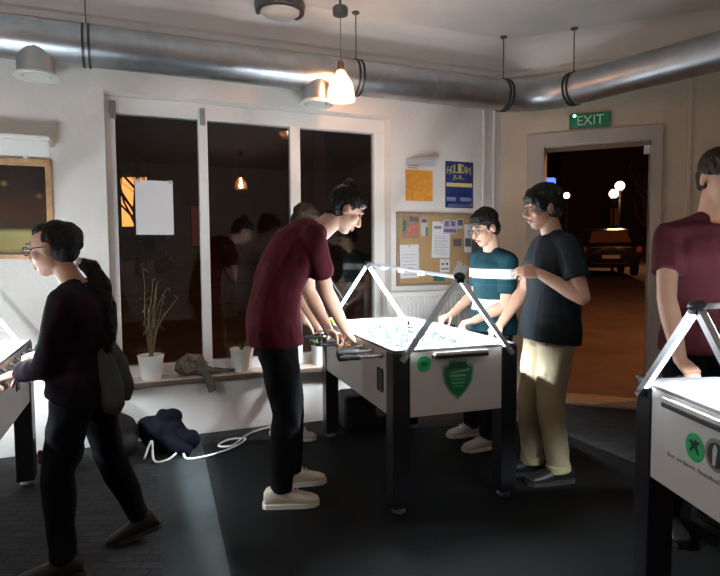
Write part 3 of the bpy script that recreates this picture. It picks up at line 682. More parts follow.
    for sy in (-1, 1):
        ap = V((0, sy*yl, 1.285 if sy < 0 else 1.335))
        for sx in (-1, 1):
            ft = V((sx*.338, sy*yl, .845)); mb = MB(); obox(mb, ft, ap, .026, .026, (0, 1, 0)); lg = mb.build('lamp_leg', ALU, t)
            d = (ap-ft); off = V((0, -sy*.0145, 0)); mb = MB(); obox(mb, ft+d*.12+off, ft+d*.94+off, .018, .005, (sx*.7, 0, 1)); ni = V((-sx*.44, 0, -.338)).normalized()*.0127; obox(mb, ft+d*.12+ni, ft+d*.94+ni, .018, .0014, (0, 1, 0)); mb.build('led_strip', LED, lg)
            la = bpy.data.lights.new('leg_light', 'AREA'); la.shape = 'RECTANGLE'; la.size = .016; la.size_y = .40; la.energy = 12; la.color = (.84, .93, 1.); la.spread = R(160)
            q = bpy.data.objects.new('leg_light', la); COL.objects.link(q); q.parent = lg
            yax = d.normalized(); zax = V((0, sy*1., 0)); zax = (zax-yax*zax.dot(yax)).normalized(); xax = yax.cross(zax)
            q.matrix_local = M.Translation((ft+ap)/2+V((0, -sy*.0185, 0))) @ M((xax, yax, zax)).transposed().to_4x4()
            mb = MB(); mb.tube(ft+d*.06+V((0, sy*.012, 0)), ft+d*.06+V((0, sy*.020, 0)), .009, n=10); mb.build('bolt', CHROME, lg)
        mb = MB(); mb.ell(ap+V((0, 0, .002)), (.034, .028, .026)); mb.box(ap-V((.022, .02, .03)), ap+V((.022, .02, .01)), bev=.005); o = mb.build('lamp_joint', BLACKM, t); smooth_auto(o)
    mb = MB(); obox(mb, (0, -yl, 1.285), (0, yl, 1.335), .026, .02, (1, 0, 0)); br = mb.build('lamp_bar', ALU, t)
    for y in (-.26, .06, .38):
        mb = MB(); mb.lathe((0, y, 1.2995+.034*y), [(.006, -.012), (.018, -.010), (.02, 0)], 16); mb.build('led_spot', LEDS, br)
    ld = bpy.data.lights.new('bar_light', 'AREA'); ld.shape = 'RECTANGLE'; ld.size = .02; ld.size_y = 1.3; ld.energy = 240; ld.color = (.84, .93, 1.); ld.spread = R(120)
    q = bpy.data.objects.new('bar_light', ld); COL.objects.link(q); q.parent = br; q.location = (0, 0, 1.292); q.rotation_euler = (R(2), 0, 0)
    return t
def copied_table(src, c, rz):
    o = copy_tree(src); o.location = c; o.rotation_euler = (0, 0, rz); return o
TA2 = R(18.5); TC2 = V((.300, 3.815, 0)); TA1 = R(21); TC1 = V((-2.14, 2.70, 0)); TA3 = R(-86); TC3 = V((1.895, 1.972, 0))
def tp(c, a, x, y, z=0.): return c + V((cos(a)*x-sin(a)*y, sin(a)*x+cos(a)*y, z))
tb = make_table(); tb.location = TC2; tb.rotation_euler = (0, 0, TA2)
G_ = 'lit foosball tables'
t1 = copied_table(tb, TC1, TA1); t3 = copied_table(tb, TC3, TA3)
for o in t3.children:                                   # its lamp frame is set lower on the end panels
    if o.name.startswith('lamp'): o.scale.z = .88; o.location.z = .1014
tag(tb, 'white foosball table with a green shield emblem, in the middle of the room', 'foosball table', G_)
tag(t1, 'white foosball table the woman with the ponytail plays at', 'foosball table', G_)
tag(t3, 'white foosball table with a line of text, before the man in dusty maroon', 'foosball table', G_)
YE = -HY-.0008
def onface(x, z, y=YE): return M.Translation((x, y, z)) @ M.Rotation(R(90), 4, 'X')
def disc(name, x, z, r, m, parent, y=YE, ry=None):
    mb = MB(); mb.loft([[V((r*q*cos(2*pi*j/36), (ry or r)*q*sin(2*pi*j/36), h)) for j in range(36)] for q, h in ((1, -.0005), (1, .0008), (.97, .0012), (.01, .0012))]); me = mb.mesh(); me.transform(onface(x, z, y)); return link(name, me, m, parent)
def shape(name, pts, x, z, m, parent, y=YE):
    mb = MB(); mb.prism(pts, (1, 0, 0), (0, 1, 0), (0, 0, .0012)); me = mb.mesh(); me.transform(onface(x, z, y)); return link(name, me, m, parent)
# round emblem and shield of the middle table
e = disc('round_emblem', -.200, .820, .042, EMBB, tb); disc('emblem_mark', -.200, .820, .022, EMBG, e, YE-.0012, .016)
sh_ = [(0, -.118), (.05, -.075), (.088, -.02), (.10, .04), (.095, .075), (.068, .085), (.055, .108), (0, .112), (-.055, .108), (-.068, .085), (-.095, .075), (-.10, .04), (-.088, -.02), (-.05, -.075)]
sx_ = .005; sz_ = .722
e = shape('shield_emblem', sh_, sx_, sz_, EMBL, tb)
shape('shield_field', [(x*.87, y*.87) for x, y in sh_], sx_, sz_, EMBG, e, YE-.0014)
shape('shield_crown', [(-.06, .06), (.06, .06), (.048, .092), (-.048, .092)], sx_, sz_, EMBD, e, YE-.0028)
shape('shield_band', [(-.05, .035), (.075, .042), (.07, .055), (-.02, .045)], sx_, sz_, EMBL, e, YE-.0028)
for k, w in enumerate((.05, .045, .04, .03)): shape('shield_print', [(-w, -.002), (w, -.002), (w, .009), (-w, .009)], sx_, sz_+.015-.02*k, EMBB if k % 2 else EMBL, e, YE-.0028)
# emblems and text of the right-hand table
e = disc('round_emblem', -.022, .738, .050, EMBB, t3)
shape('figure_mark', [(-.030, .012), (-.018, .022), (-.004, .014), (.006, .026), (.014, .018), (.022, .024), (.024, .014), (.012, .006), (.016, -.006), (.024, -.022), (.016, -.024), (.002, -.006), (-.008, -.008), (-.020, -.024), (-.027, -.018), (-.016, -.002), (-.014, .006)], -.022, .741, EMBK, e, YE-.0014)
e = disc('grey_emblem', .086, .748, .056, GREYP, t3); e2 = disc('emblem_disc', .086, .748, .042, EMBK, e, YE-.0012)
shape('emblem_figure', [(-.010, -.036), (.004, -.036), (.008, .0), (.012, .02), (.004, .034), (-.004, .034), (-.010, .015)], .082, .748, PAPERG, e, YE-.0026)
put_text('lettering', 'for orders: foosballtables', .03, onface(.010, .664, YE-.0003), GREYP, t3, fit=(.37, .017), depth=.0005)
# a clean table end on the left-hand table as well
for o in (tb, t1, t3):
    pass

# ------------------------------------------------------------------ people
def ik(a, b, l1, l2, pole):
    a, b = V(a), V(b); d = b-a; L = d.length
    if L > (l1+l2)*.995: s = L/((l1+l2)*.995); l1 *= s; l2 *= s
    t = d.normalized(); x = (L*L+l1*l1-l2*l2)/(2*L); h = math.sqrt(max(l1*l1-x*x, 0)); p = V(pole); p = p-t*p.dot(t)
    p = p.normalized() if p.length > 1e-5 else t.orthogonal().normalized()
    return a+t*x+p*h
def bez(a, b, c, t): return a*((1-t)**2)+b*(2*t*(1-t))+c*(t*t)
def sec(c, lat, dep, rx, ry, n=24, e=2.4, back=0.):
    out = []
    for j in range(n):
        q = 2*pi*j/n; cx, sy = cos(q), sin(q)
        out.append(c+lat*(rx*math.copysign(abs(cx)**(2/e), cx))+dep*(ry*math.copysign(abs(sy)**(2/e), sy)))
    return out
def hand(mb, W, d, n, side, curl, k=1.):
    d = V(d).normalized(); n = V(n); n = (n-d*n.dot(d)).normalized(); th = d.cross(n)*side     # th = towards the thumb
    # palm
    mb.loft([sec(W+d*(q*k), th, n, a*k, b*k, 16, 2.6) for q, a, b in ((-.012, .024, .019), (.012, .030, .019), (.04, .038, .0185), (.07, .042, .016), (.088, .040, .012))])
    spec = ((.031, .086, .072, .0088), (.0105, .091, .080, .009), (-.0105, .087, .074, .0087), (-.031, .079, .058, .0078))
    for i, (o, kn, L, r) in enumerate(spec):
        p = W+d*(kn*k-.012)+th*(o*k*.94); a = 0.; sp = th*(.10*(1.2-i)*.6*(1-curl/80.))
        c = R(curl*(1+.06*i))
        for f, m in ((.46, .75), (.31, 1.), (.23, .8)):
            a += c*m; q = p+((d+sp)*cos(a)+n*sin(a)).normalized()*(L*f*k); mb.tube(p, q, r*k, r*k*.93, 10, True); p = q; r *= .93
    p = W+d*(.018*k)+th*(.026*k)+n*(.006*k)
    v1 = (th*.75+d*.72+n*.25).normalized(); q = p+v1*(.042*k); mb.tube(p, q, .0135*k, .0105*k, 10, True)
    v2 = (th*.15+d*.85+n*(.35+curl/90.)).normalized(); q2 = q+v2*(.032*k); mb.tube(q, q2, .0105*k, .0095*k, 10, True)
    v3 = (th*-.2+d*.85+n*(.35+curl/60.)).normalized(); mb.tube(q2, q2+v3*(.024*k), .0095*k, .008*k, 10, True)

def person(label, base, H, P, N, Hc, hf, face, arms, legs, sh=None, ctrl=None, shirt=None, trousers=None, shoe=None, hair=None, glasses=False, fem=False, group=None, wide=1.):
    k = H/1.75; base = V(base); f = V((cos(R(face)), sin(R(face)), 0)); l = V((-f.y, f.x, 0)); up = V((0, 0, 1))
    P, N, Hc = V(P)-base, V(N)-base, V(Hc)-base; hf = V(hf).normalized()
    lf = V(sh).normalized() if sh else l.copy()
    ctrl = V(ctrl)-base if ctrl else (P+N)/2 - f*.02
    hw = .088*k; sw = (.168 if fem else .186)*k*wide
    tdir = (N-ctrl).normalized()
    lf = (lf-tdir*lf.dot(tdir)).normalized()
    def torso(sections):                       # (t, rx, ry, shift)
        rings = []
        for t, rx, ry, s in sections:
            c = bez(P, ctrl, N, t) if t >= 0 else P+(P-ctrl).normalized()*(-t*.6*k)
            tg = (bez(P, ctrl, N, min(t+.03, 1))-bez(P, ctrl, N, max(t-.03, 0))).normalized() if t >= 0 else (ctrl-P).normalized()
            u = max(0, min(1, t)); lat = (l*(1-u)+lf*u); lat = (lat-tg*lat.dot(tg)).normalized(); dep = tg.cross(lat)*-1
            rings.append(sec(c+dep*(s*k), lat, dep, rx*k, ry*k))
        return rings
    W_ = .93 if fem else wide
    body = MB()
    body.loft(torso(((-.16, .115, .085, 0), (0, .138, .096, 0), (.12, .148*W_, .10, 0), (.3, .132*W_, .092, 0), (.5, .145*W_, .103, .0), (.7, .158*W_, .108, 0), (.84, .150*W_, .094, -.004), (.94, .10, .07, -.006), (1., .055, .055, 0))))
    # head: local frame
    hl = up.cross(hf); hl = (hl-hf*hl.dot(hf)).normalized(); hu = hf.cross(hl).normalized(); ax = (hf, hl, hu)
    def hp(x, y, z): return Hc+hf*(x*k)+hl*(y*k)+hu*(z*k)
    nb = N+(tdir*.0); body.tube(nb-tdir*.03, hp(-.018, 0, -.055), .060*k*(.86 if fem else 1.), .053*k*(.86 if fem else 1.), 20, True)
    def e(c, r): body.ell(hp(*c), [q*k for q in r], ax)
    e((-.012, 0, .030), (.096, .074, .088)); e((.022, 0, -.030), (.068, .058, .082)); e((.048, 0, -.088), (.034, .034, .026)); e((.012, .0, -.062), (.062, .054, .042))
    body.tube(hp(.088, 0, .012), hp(.108, 0, -.026), .009*k, .0135*k, 10, True); body.ell(hp(.096, 0, -.033), (.013*k, .018*k, .009*k), ax)
    body.tube(hp(.076, -.036, .030), hp(.076, .036, .030), .012*k, .012*k, 10, True)
    body.ell(hp(.080, 0, -.062), (.012*k, .026*k, .010*k), ax)
    for s in (-1, 1):
        body.ell(hp(.052, s*.040, -.022), (.026*k, .022*k, .024*k), ax); body.ell(hp(-.008, s*.076, -.006), (.020*k, .008*k, .032*k), ax); body.ell(hp(-.002, s*.080, -.018), (.012*k, .008*k, .016*k), ax)
    S = {}; E_ = {}; Wr = {}
    for nm, s in (('L', 1), ('R', -1)):
        a = arms[nm]; d = V(a['d']).normalized(); n = V(a['n']); n = (n-d*n.dot(d)).normalized()
        S[nm] = bez(P, ctrl, N, .88)+lf*(s*sw)-tdir*.012*k+V(a.get('so', (0, 0, 0)))
        W = V(a['G'])-base-d*(.075*k)-n*(.030*k); Wr[nm] = W
        ua, fa = .295*k, .262*k
        E_[nm] = ik(S[nm], W, ua, fa, a['pole'])
        body.ell(S[nm], (.052*k,)*3)
        g = .88 if fem else 1.
        body.tube(S[nm], E_[nm], .050*k*g, .040*k*g, 16, True); m_ = S[nm]*.55+E_[nm]*.45; body.ell(m_, (.049*k*g,)*3)
        q = E_[nm]+(W-E_[nm])*.28; body.tube(E_[nm], q, .040*k*g, .043*k*g, 16, True); body.tube(q, W, .043*k*g, .027*k*g, 16, True)
        hand(body, W, d, n, s*-1, a.get('curl', 50), k*.98)
    K = {}; A = {}; Hh = {}
    for nm, s in (('L', 1), ('R', -1)):
        g = legs[nm]; Hh[nm] = P+l*(s*hw)-up*.03*k; A[nm] = V((g['A'][0], g['A'][1], g.get('z', 0)+.085*k))-V((base.x, base.y, 0))-V((0, 0, base.z))
        dl_ = (Hh[nm]-A[nm]).length; K[nm] = ik(Hh[nm], A[nm], min(.43*k, dl_*.5035), min(.43*k, dl_*.5035), g.get('pole', tuple(f)))
        body.tube(Hh[nm]+(K[nm]-Hh[nm])*.2, K[nm], .074*k, .054*k, 18, True); q = K[nm]+(A[nm]-K[nm])*.3; body.tube(K[nm], q, .052*k, .055*k, 16, True); body.tube(q, A[nm], .055*k, .036*k, 16, True)
        td = V((cos(R(g['toe'])), sin(R(g['toe'])), 0)); pt = R(g.get('pitch', 0)); td_ = td*cos(pt)-up*sin(pt); up_ = up*cos(pt)+td*sin(pt); body.tube(A[nm]-td_*.03*k-up_*.035*k, A[nm]+td_*.12*k-up_*.058*k, .032*k, .021*k, 12, True)
    me = fuse(body, .0052, 3); root = link('person', me, SKIN, None, base); tag(root, label, 'person', group)
    # face details
    for s in (-1, 1):
        mb = MB(); mb.ell(hp(.083, s*.032, .010), (.007*k, .014*k, .006*k), ax, 12, 8); o = mb.build('eye', EYEW, root, smooth=True)
        mb = MB(); mb.ell(hp(.0885, s*.032, .010), (.003*k, .006*k, .006*k), ax, 10, 6); mb.build('iris', BLACKM, o, smooth=True)
        mb = MB(); mb.path([hp(.090, s*.014, .030), hp(.092, s*.032, .036), hp(.082, s*.050, .031)], [.003*k, .0042*k, .002*k], 8); mb.build('eyebrow', hair['m'], root)
    mb = MB()
    mb.path([hp(.084, -.022, -.063), hp(.092, -.008, -.059), hp(.092, .008, -.059), hp(.084, .022, -.063)], [.002*k, .005*k, .005*k, .002*k], 8); mb.path([hp(.084, -.020, -.066), hp(.091, 0, -.071), hp(.084, .020, -.066)], [.002*k, .006*k, .002*k], 8); mb.build('mouth', LIP, root, smooth=True)
    # hair
    mb = MB()
    for c, r in hair['ell']: mb.ell(hp(*c), [q*k for q in r], ax)
    for pts, rad in hair.get('locks', ()): mb.path([hp(*p) for p in pts], [q*k for q in rad], 10)
    me = fuse(mb, .006, 2, folds=.006, ff=28); link('hair', me, hair['m'], root)
    if 'tail' in hair:
        mb = MB(); pts, rad = hair['tail']; mb.path([V(p)-base for p in pts], rad, 12); me = fuse(mb, .007, 2, folds=.010, ff=30); link('ponytail', me, hair['m'], root)
        p = V(pts[0])-base; q = V(pts[1])-base; mb = MB(); mb.tube(p, p+(q-p)*.4, rad[0]*1.15, rad[0]*1.15, 14); mb.build('hair_tie', PAPERG, root)
    if glasses:
        mb = MB(); rr = []
        for s in (-1, 1):
            c = (.104, s*.034, .006); mb.path([hp(c[0]-.25*abs(cos(2*pi*j/20))*.02, c[1]+.026*cos(2*pi*j/20), c[2]+.019*sin(2*pi*j/20)) for j in range(20)], .0026*k, 6, True)
            mb.path([hp(.098, s*.060, .010), hp(.05, s*.079, .010), hp(-.01, s*.083, .008)], .0024*k, 6)
        mb.path([hp(.106, -.009, .010), hp(.109, 0, .013), hp(.106, .009, .010)], .0022*k, 6); g_ = mb.build('glasses', BLACKM, root)
        mb = MB()
        for s in (-1, 1): mb.ell(hp(.1035, s*.034, .006), (.0012*k, .025*k, .018*k), ax, 16, 6)
        mb.build('lens', LENS, g_)
    # shirt
    s_ = shirt; hem = s_.get('hem', -.10); I = s_.get('inf', .018)
    mb = MB(); secs = [(hem, .174+I, .122+I, 0)]
    secs += [(.02, .170+I, .120+I, 0), (.12, .155*W_+I, .112+I, 0), (.3, .142*W_+I, .104+I, 0), (.5, .152*W_+I, .110+I, 0), (.7, .164*W_+I, .114+I, 0), (.83, .156*W_+I, .098+I, -.004), (.92, .112+I, .072+I, -.006), (s_.get('neck', .985), s_.get('nr', .066)+I*.5, s_.get('nr', .066)-.004+I*.4, -.004)]
    mb.loft(torso([q for q in secs if q[0] >= hem]))
    for nm in ('L', 'R'):
        fr = s_.get('sleeve', .62); so = S[nm]; el = E_[nm]; c0 = bez(P, ctrl, N, .86)
        mb.tube(c0+(so-c0)*.5, so, .078*k, .060*k, 18, True); mb.tube(bez(P, ctrl, N, .95)+(so-c0)*.2, so, .050*k, .050*k, 18, True)
        if fr <= 1.: mb.tube(so, so+(el-so)*fr, .060*k, s_.get('cuff', .060)*k, 18)
        else:
            mb.tube(so, el, .064*k, .054*k, 18, True); mb.tube(el, el+(Wr[nm]-el)*(fr-1), .054*k, s_.get('cuff', .040)*k, 18)
        mb.ell(so, (.060*k,)*3)
    me = fuse(mb, .008, 5, folds=s_.get('folds', .008), ff=s_.get('ff', 9)); sm = s_['m'](base) if callable(s_['m']) else s_['m']; so_ = link(s_.get('name', 'shirt'), me, sm, root)
    # trousers
    t_ = trousers; mb = MB()
    mb.loft(torso(((-.20, .115, .10, 0), (-.05, .166, .118, 0), (.06, .160, .114, 0), (.16, .150, .106, 0))))
    w = t_.get('w', 1.)
    for nm in ('L', 'R'):
        mb.tube(Hh[nm]+(K[nm]-Hh[nm])*(.12*w+.04), K[nm], .095*k*w, .070*k*w, 20, True); q = K[nm]+(A[nm]-K[nm])*.3; mb.tube(K[nm], q, .069*k*w, .068*k*w, 20, True); mb.tube(q, A[nm]+(q-A[nm]).normalized()*(t_.get('short', -.02))*k, .068*k*w, t_.get('ank', .054)*k, 20)
    me = fuse(mb, .009, 5, folds=t_.get('folds', .009), ff=10); tr_ = link('trousers', me, t_['m'], root)
    if 'cuff' in t_:
        for nm in ('L', 'R'):
            d = (K[nm]-A[nm]).normalized(); c = A[nm]+d*t_.get('short', 0)*k; mb = MB(); mb.tube(c-d*.004, c+d*.035*k, (t_.get('ank', .054)+.005)*k, (t_.get('ank', .054)+.006)*k, 20); o = mb.build('trouser_cuff', t_['cuff'], tr_); smooth_auto(o)
    # shoes
    for nm in ('L', 'R'):
        g = legs[nm]; a = A[nm]; td = V((cos(R(g['toe'])), sin(R(g['toe'])), 0)); tl = V((-td.y, td.x, 0)); pit = R(g.get('pitch', 0)); td2 = td*cos(pit)-up*sin(pit); u2 = up*cos(pit)+td*sin(pit)
        o0 = a-up*.085*k
        if pit: o0 = a-u2*.085*k
        prf = ((-.085, .026, .020, .075), (-.07, .036, .016, .098), (-.03, .040, .014, .112), (.02, .042, .014, .100), (.07, .047, .014, .078), (.12, .051, .014, .062), (.165, .046, .014, .050), (.19, .028, .016, .040))
        mb = MB(); mb.loft([[o0+td2*(x*k)+tl*(w_*k*math.copysign(abs(cos(q))**.75, cos(q)))+u2*((b+(h-b)*(.5+.5*math.copysign(abs(sin(q))**.8, sin(q))))*k) for q in [2*pi*j/18 for j in range(18)]] for x, w_, b, h in prf])
        so2 = mb.build('shoe', shoe['m'], root); smooth_auto(so2, 60)
        mb = MB(); mb.loft([[o0+td2*(x*k)+tl*(w_*1.06*k*s)+u2*(h*k) for s, h in ((-1, 0), (1, 0), (1, .024), (-1, .024))] for x, w_, b, h in ((-.092, .020, 0, 0), (-.075, .036, 0, 0), (0, .042, 0, 0), (.07, .047, 0, 0), (.12, .051, 0, 0), (.168, .046, 0, 0), (.197, .022, 0, 0))]); mb.build('sole', shoe['s'], so2)
        if shoe.get('laces'):
            mb = MB()
            for q in range(4): x = .02+.022*q; mb.tube(o0+td2*(x*k)-tl*.022*k+u2*((.104-.72*(x-.02)*.5)*k), o0+td2*(x*k)+tl*.022*k+u2*((.104-.72*(x-.02)*.5)*k), .004*k, n=6)
            mb.build('laces', POT, so2)
    root['joints'] = 0; del root['joints']
    return root, dict(P=P, N=N, S=S, E=E_, W=Wr, l=l, f=f, base=base, k=k)
def rodgrip(c, a, x, i, z=.858): return tuple(tp(c, a, x, RODY[i], z))
def dirv(a, x, y, z=0.): return (cos(a)*x-sin(a)*y, sin(a)*x+cos(a)*y, z)
DN = (0, 0, -1)
short = lambda m, top=(), locks=(), **kw: dict(m=m, ell=[((-.022, 0, .040), (.094, .083, .090)), ((-.045, 0, .0), (.070, .077, .085)), ((.030, 0, .085), (.058, .066, .038))]+list(top), locks=list(locks), **kw)

# woman with a ponytail at the left table
p1, j1 = person('woman with a ponytail and glasses in a dark plaid shirt, playing at the left table', (-1.20, 2.50, 0), 1.70, (-1.225, 2.49, .88), (-1.235, 2.47, 1.295), (-1.318, 2.455, 1.447), (-1, -.05, -.16), 183,
    dict(L=dict(G=rodgrip(TC1, TA1, .46, 1), d=dirv(TA1, -.85, .25, -.25), n=DN, pole=(.5, -.5, -.7), curl=48), R=dict(G=rodgrip(TC1, TA1, .46, 4), d=dirv(TA1, -.85, -.25, -.25), n=DN, pole=(.4, .6, -.7), curl=48)),
    dict(L=dict(A=(-1.315, 2.43), toe=205), R=dict(A=(-1.10, 2.76), toe=190, pitch=18, z=.035)), ctrl=(-1.165, 2.48, 1.10),
    shirt=dict(m=PLAID, hem=-.13, inf=.014, sleeve=1.86, cuff=.048, folds=.010, name='plaid_shirt'), trousers=dict(m=TRB, w=1.0, ank=.052, short=.0), shoe=dict(m=SHOER, s=SOLEK), fem=True, glasses=True,
    hair=dict(m=HAIRD, ell=[((-.030, 0, .036), (.090, .080, .089)), ((-.045, 0, .005), (.072, .078, .080)), ((.020, 0, .078), (.050, .060, .036)), ((-.06, 0, .035), (.076, .077, .080)), ((-.104, 0, .005), (.03, .032, .03))], tail=([(-1.215, 2.46, 1.39), (-1.170, 2.465, 1.375), (-1.120, 2.46, 1.29), (-1.095, 2.445, 1.17), (-1.085, 2.43, 1.05), (-1.095, 2.425, .97)], [.020, .034, .044, .042, .032, .008])))
# grey sweatshirt tied round her waist, hanging behind
b1 = V((-1.20, 2.50, 0))
mb = MB()
mb.path([V(q)-b1 for q in ((-1.130, 2.42, 1.02), (-1.105, 2.43, .95), (-1.085, 2.44, .85), (-1.075, 2.44, .77), (-1.085, 2.44, .73))], [.035, .05, .055, .05, .035], 12)
mb.path([V(q)-b1 for q in ((-1.13, 2.52, 1.03), (-1.10, 2.53, .94), (-1.08, 2.54, .83), (-1.09, 2.54, .77))], [.035, .05, .055, .045], 12)
me = fuse(mb, .008, 4, folds=.010, ff=12); o = link('tied_sweatshirt', me, GREYJ, p1); o['label'] = 'grey sweatshirt tied round the waist'

# man in maroon bending over the middle table
p2, j2 = person('tall man in a maroon t-shirt bending over the middle table, white sneakers', (-.48, 3.26, 0), 1.93, (-.50, 3.28, 1.00), (-.225, 3.345, 1.545), (-.085, 3.375, 1.675), (.80, .22, -.55), 14,
    dict(L=dict(G=rodgrip(TC2, TA2, -.50, 3), d=dirv(TA2, .75, -.3, -.55), n=dirv(TA2, .1, -.4, -.8), pole=(-.5, .5, -.3), curl=48), R=dict(G=tuple(tp(TC2, TA2, -.44, RODY[2]+.12, .865)), d=dirv(TA2, .62, .25, -.70), n=dirv(TA2, -.1, .3, -.8), pole=(-.6, -.5, .1), curl=48)),
    dict(L=dict(A=(-.43, 3.42), toe=15), R=dict(A=(-.455, 3.13), toe=8)), ctrl=(-.50, 3.28, 1.42), sh=(-.10, .99, 0),
    shirt=dict(m=MAROON, hem=-.15, inf=.026, sleeve=.66, cuff=.068, folds=.012), trousers=dict(m=TRB, w=1.12, ank=.056, short=-.01), shoe=dict(m=SHOEW, s=SOLE, laces=True),
    hair=short(HAIRD, [((-.045, 0, .125), (.040, .042, .034)), ((.045, 0, .08), (.045, .062, .035))]))

# person behind him at the far end
p3, j3 = person('person in a pale grey top half hidden behind the bending man in maroon', (-.60, 4.36, 0), 1.76, (-.63, 4.34, .96), (-.50, 4.33, 1.50), (-.41, 4.33, 1.655), (.85, .1, -.5), 5,
    dict(L=dict(G=rodgrip(TC2, TA2, -.48, 7), d=dirv(TA2, .9, -.3, -.3), n=DN, pole=(-.5, .5, -.5), curl=48), R=dict(G=rodgrip(TC2, TA2, -.48, 5), d=dirv(TA2, .9, .3, -.3), n=DN, pole=(-.5, -.5, -.5), curl=48)),
    dict(L=dict(A=(-.63, 4.42), toe=10), R=dict(A=(-.54, 4.28), toe=0)), ctrl=(-.62, 4.34, 1.28),
    shirt=dict(m=WSHIRT, hem=-.1, inf=.02, sleeve=.62, cuff=.06), trousers=dict(m=TRB, w=.98, ank=.05, short=.0), shoe=dict(m=SHOEG, s=SOLE),
    hair=short(HAIRB, [((-.03, 0, .06), (.10, .088, .08))]))

# young man in a striped shirt
Z0 = .85
SB = ((.155, .235, (.60, .62, .60)), (.335, .345, (.012, .045, .06)), (.385, .450, (.60, .62, .60)))
STR = stripe_mat('teal_striped_knit', (.006, .030, .038), (.6, .62, .6), .85, SB)
p4, j4 = person('young man with glasses in a teal and white striped shirt behind the middle table', (.93, 4.13, 0), 1.82, (.965, 4.12, .93), (.945, 4.08, 1.44), (.885, 4.045, 1.59), (-.80, -.42, -.34), 205,
    dict(L=dict(G=rodgrip(TC2, TA2, .50, 4, .885), d=dirv(TA2, -.9, .2, -.2), n=DN, pole=(.5, -.6, -.5), curl=46), R=dict(G=rodgrip(TC2, TA2, .50, 6, .885), d=dirv(TA2, -.9, -.2, -.2), n=DN, pole=(.6, .5, -.5), curl=46)),
    dict(L=dict(A=(.92, 4.06), toe=200), R=dict(A=(.86, 4.36), toe=195)), ctrl=(.985, 4.12, 1.20), sh=(.42, -.90, 0), wide=.90,
    shirt=dict(m=STR, hem=-.14, inf=.020, sleeve=.74, cuff=.062, name='striped_shirt'), trousers=dict(m=JEANS, w=1.0, ank=.055), shoe=dict(m=SHOEG, s=SOLE, laces=True), glasses=True,
    hair=short(HAIRD, [((.05, .0, .062), (.045, .066, .028)), ((-.02, 0, .055), (.100, .086, .085))]))

# tall man in a charcoal t-shirt and khaki trousers
p5, j5 = person('man with a fringe in a charcoal t-shirt and khaki trousers at the table\'s near corner', (1.17, 3.54, 0), 1.92, (1.185, 3.53, .97), (1.195, 3.53, 1.53), (1.125, 3.52, 1.69), (-1, -.10, -.16), 186,
    dict(L=dict(G=(.985, 3.42, 1.285), d=(-.95, .15, .12), n=(.0, .75, -.5), pole=(.6, -.6, -.7), curl=30), R=dict(G=rodgrip(TC2, TA2, .535, 2, .875), d=(-.75, -.15, -.55), n=DN, pole=(.3, .7, -.3), curl=46)),
    dict(L=dict(A=(1.215, 3.44), toe=190), R=dict(A=(1.095, 3.58), toe=178)), ctrl=(1.215, 3.53, 1.28), wide=.94,
    shirt=dict(m=TEEK, hem=-.15, inf=.034, sleeve=.66, cuff=.070), trousers=dict(m=KHAKI, w=1.06, ank=.062, short=-.012, cuff=CUFF), shoe=dict(m=SHOEK, s=SOLEK),
    hair=short(HAIRD, [((.045, .0, .062), (.056, .070, .032)), ((-.02, 0, .052), (.106, .090, .088)), ((.02, .062, .02), (.05, .022, .045)), ((.02, -.062, .02), (.05, .022, .045))]))

# man in dusty maroon behind the right-hand table
p6, j6 = person('man in a dusty maroon t-shirt standing behind the right-hand table', (1.68, 2.78, 0), 1.86, (1.70, 2.80, 1.00), (1.70, 2.77, 1.585), (1.718, 2.735, 1.765), (.06, -.95, -.26), 272,
    dict(L=dict(G=rodgrip(TC3, TA3, -.53, 5, .868), d=dirv(TA3, .9, -.2, -.4), n=DN, pole=(.7, .3, .2), curl=46), R=dict(G=rodgrip(TC3, TA3, -.53, 1, .868), d=dirv(TA3, .85, .12, -.5), n=DN, pole=(-.8, .3, .1), curl=46)),
    dict(L=dict(A=(1.80, 2.86), toe=285), R=dict(A=(1.56, 2.84), toe=262)), ctrl=(1.70, 2.80, 1.28), wide=1.04,
    shirt=dict(m=MAROON2, hem=-.12, inf=.022, sleeve=.60, cuff=.066, neck=.945, nr=.088), trousers=dict(m=TRB, w=1.05, ank=.055), shoe=dict(m=SHOEK, s=SOLEK),
    hair=short(HAIRB, [((-.02, 0, .05), (.100, .087, .086))]))

# ------------------------------------------------------------------ the street outside
mb = MB()
P_ = [wl(-14, .3), wl(SC+.05, .3), wd(.0, .24), wd(12, .24)]
far = [V((-24, 60, 2.6)), V((3, 60, 2.6)), V((5, 60, 2.6)), V((40, 60, 2.6))]
top = [V((p.x, p.y, -.03)) for p in P_]
vs = [mb.b.verts.new(p) for p in top+far]
for i in range(3): mb.b.faces.new((vs[i], vs[i+1], vs[i+5], vs[i+4]))
lo = [mb.b.verts.new(p-V((0, 0, .3))) for p in top+far]
for i in range(3): mb.b.faces.new((lo[i+1], lo[i], lo[i+4], lo[i+5]))
gs = mb.build('street', ASPH); tag(gs, 'dry brown pavement and road outside', 'street', kind='structure')
GZ = lambda y: -.03+2.63*max(0, y-5)/55
def street_lamp(x, y, z, r, m, label, watts=0., col=(1, .5, .2)):
    o = empty('street_lamp', (x, y, GZ(y)-.05)); tag(o, label, 'street lamp', 'street lamps outside'); h = z-o.location.z
    mb = MB(); mb.tube((0, 0, 0), (0, 0, h-r), .06, .04, 12); mb.lathe((0, 0, h-r-.04), [(.1, 0), (.1, .05)], 14); mb.build('lamp_post', BLACKM, o)
    mb = MB(); mb.ell((0, 0, h), (r, r, r)); g = mb.build('lamp_globe', m, o, smooth=True)
    if watts:
        l_ = bpy.data.lights.new('street_light', 'POINT'); l_.energy = watts; l_.color = col; l_.shadow_soft_size = r*1.1; q = bpy.data.objects.new('street_light', l_); COL.objects.link(q); q.parent = o; q.location = (0, 0, h-r-.3)
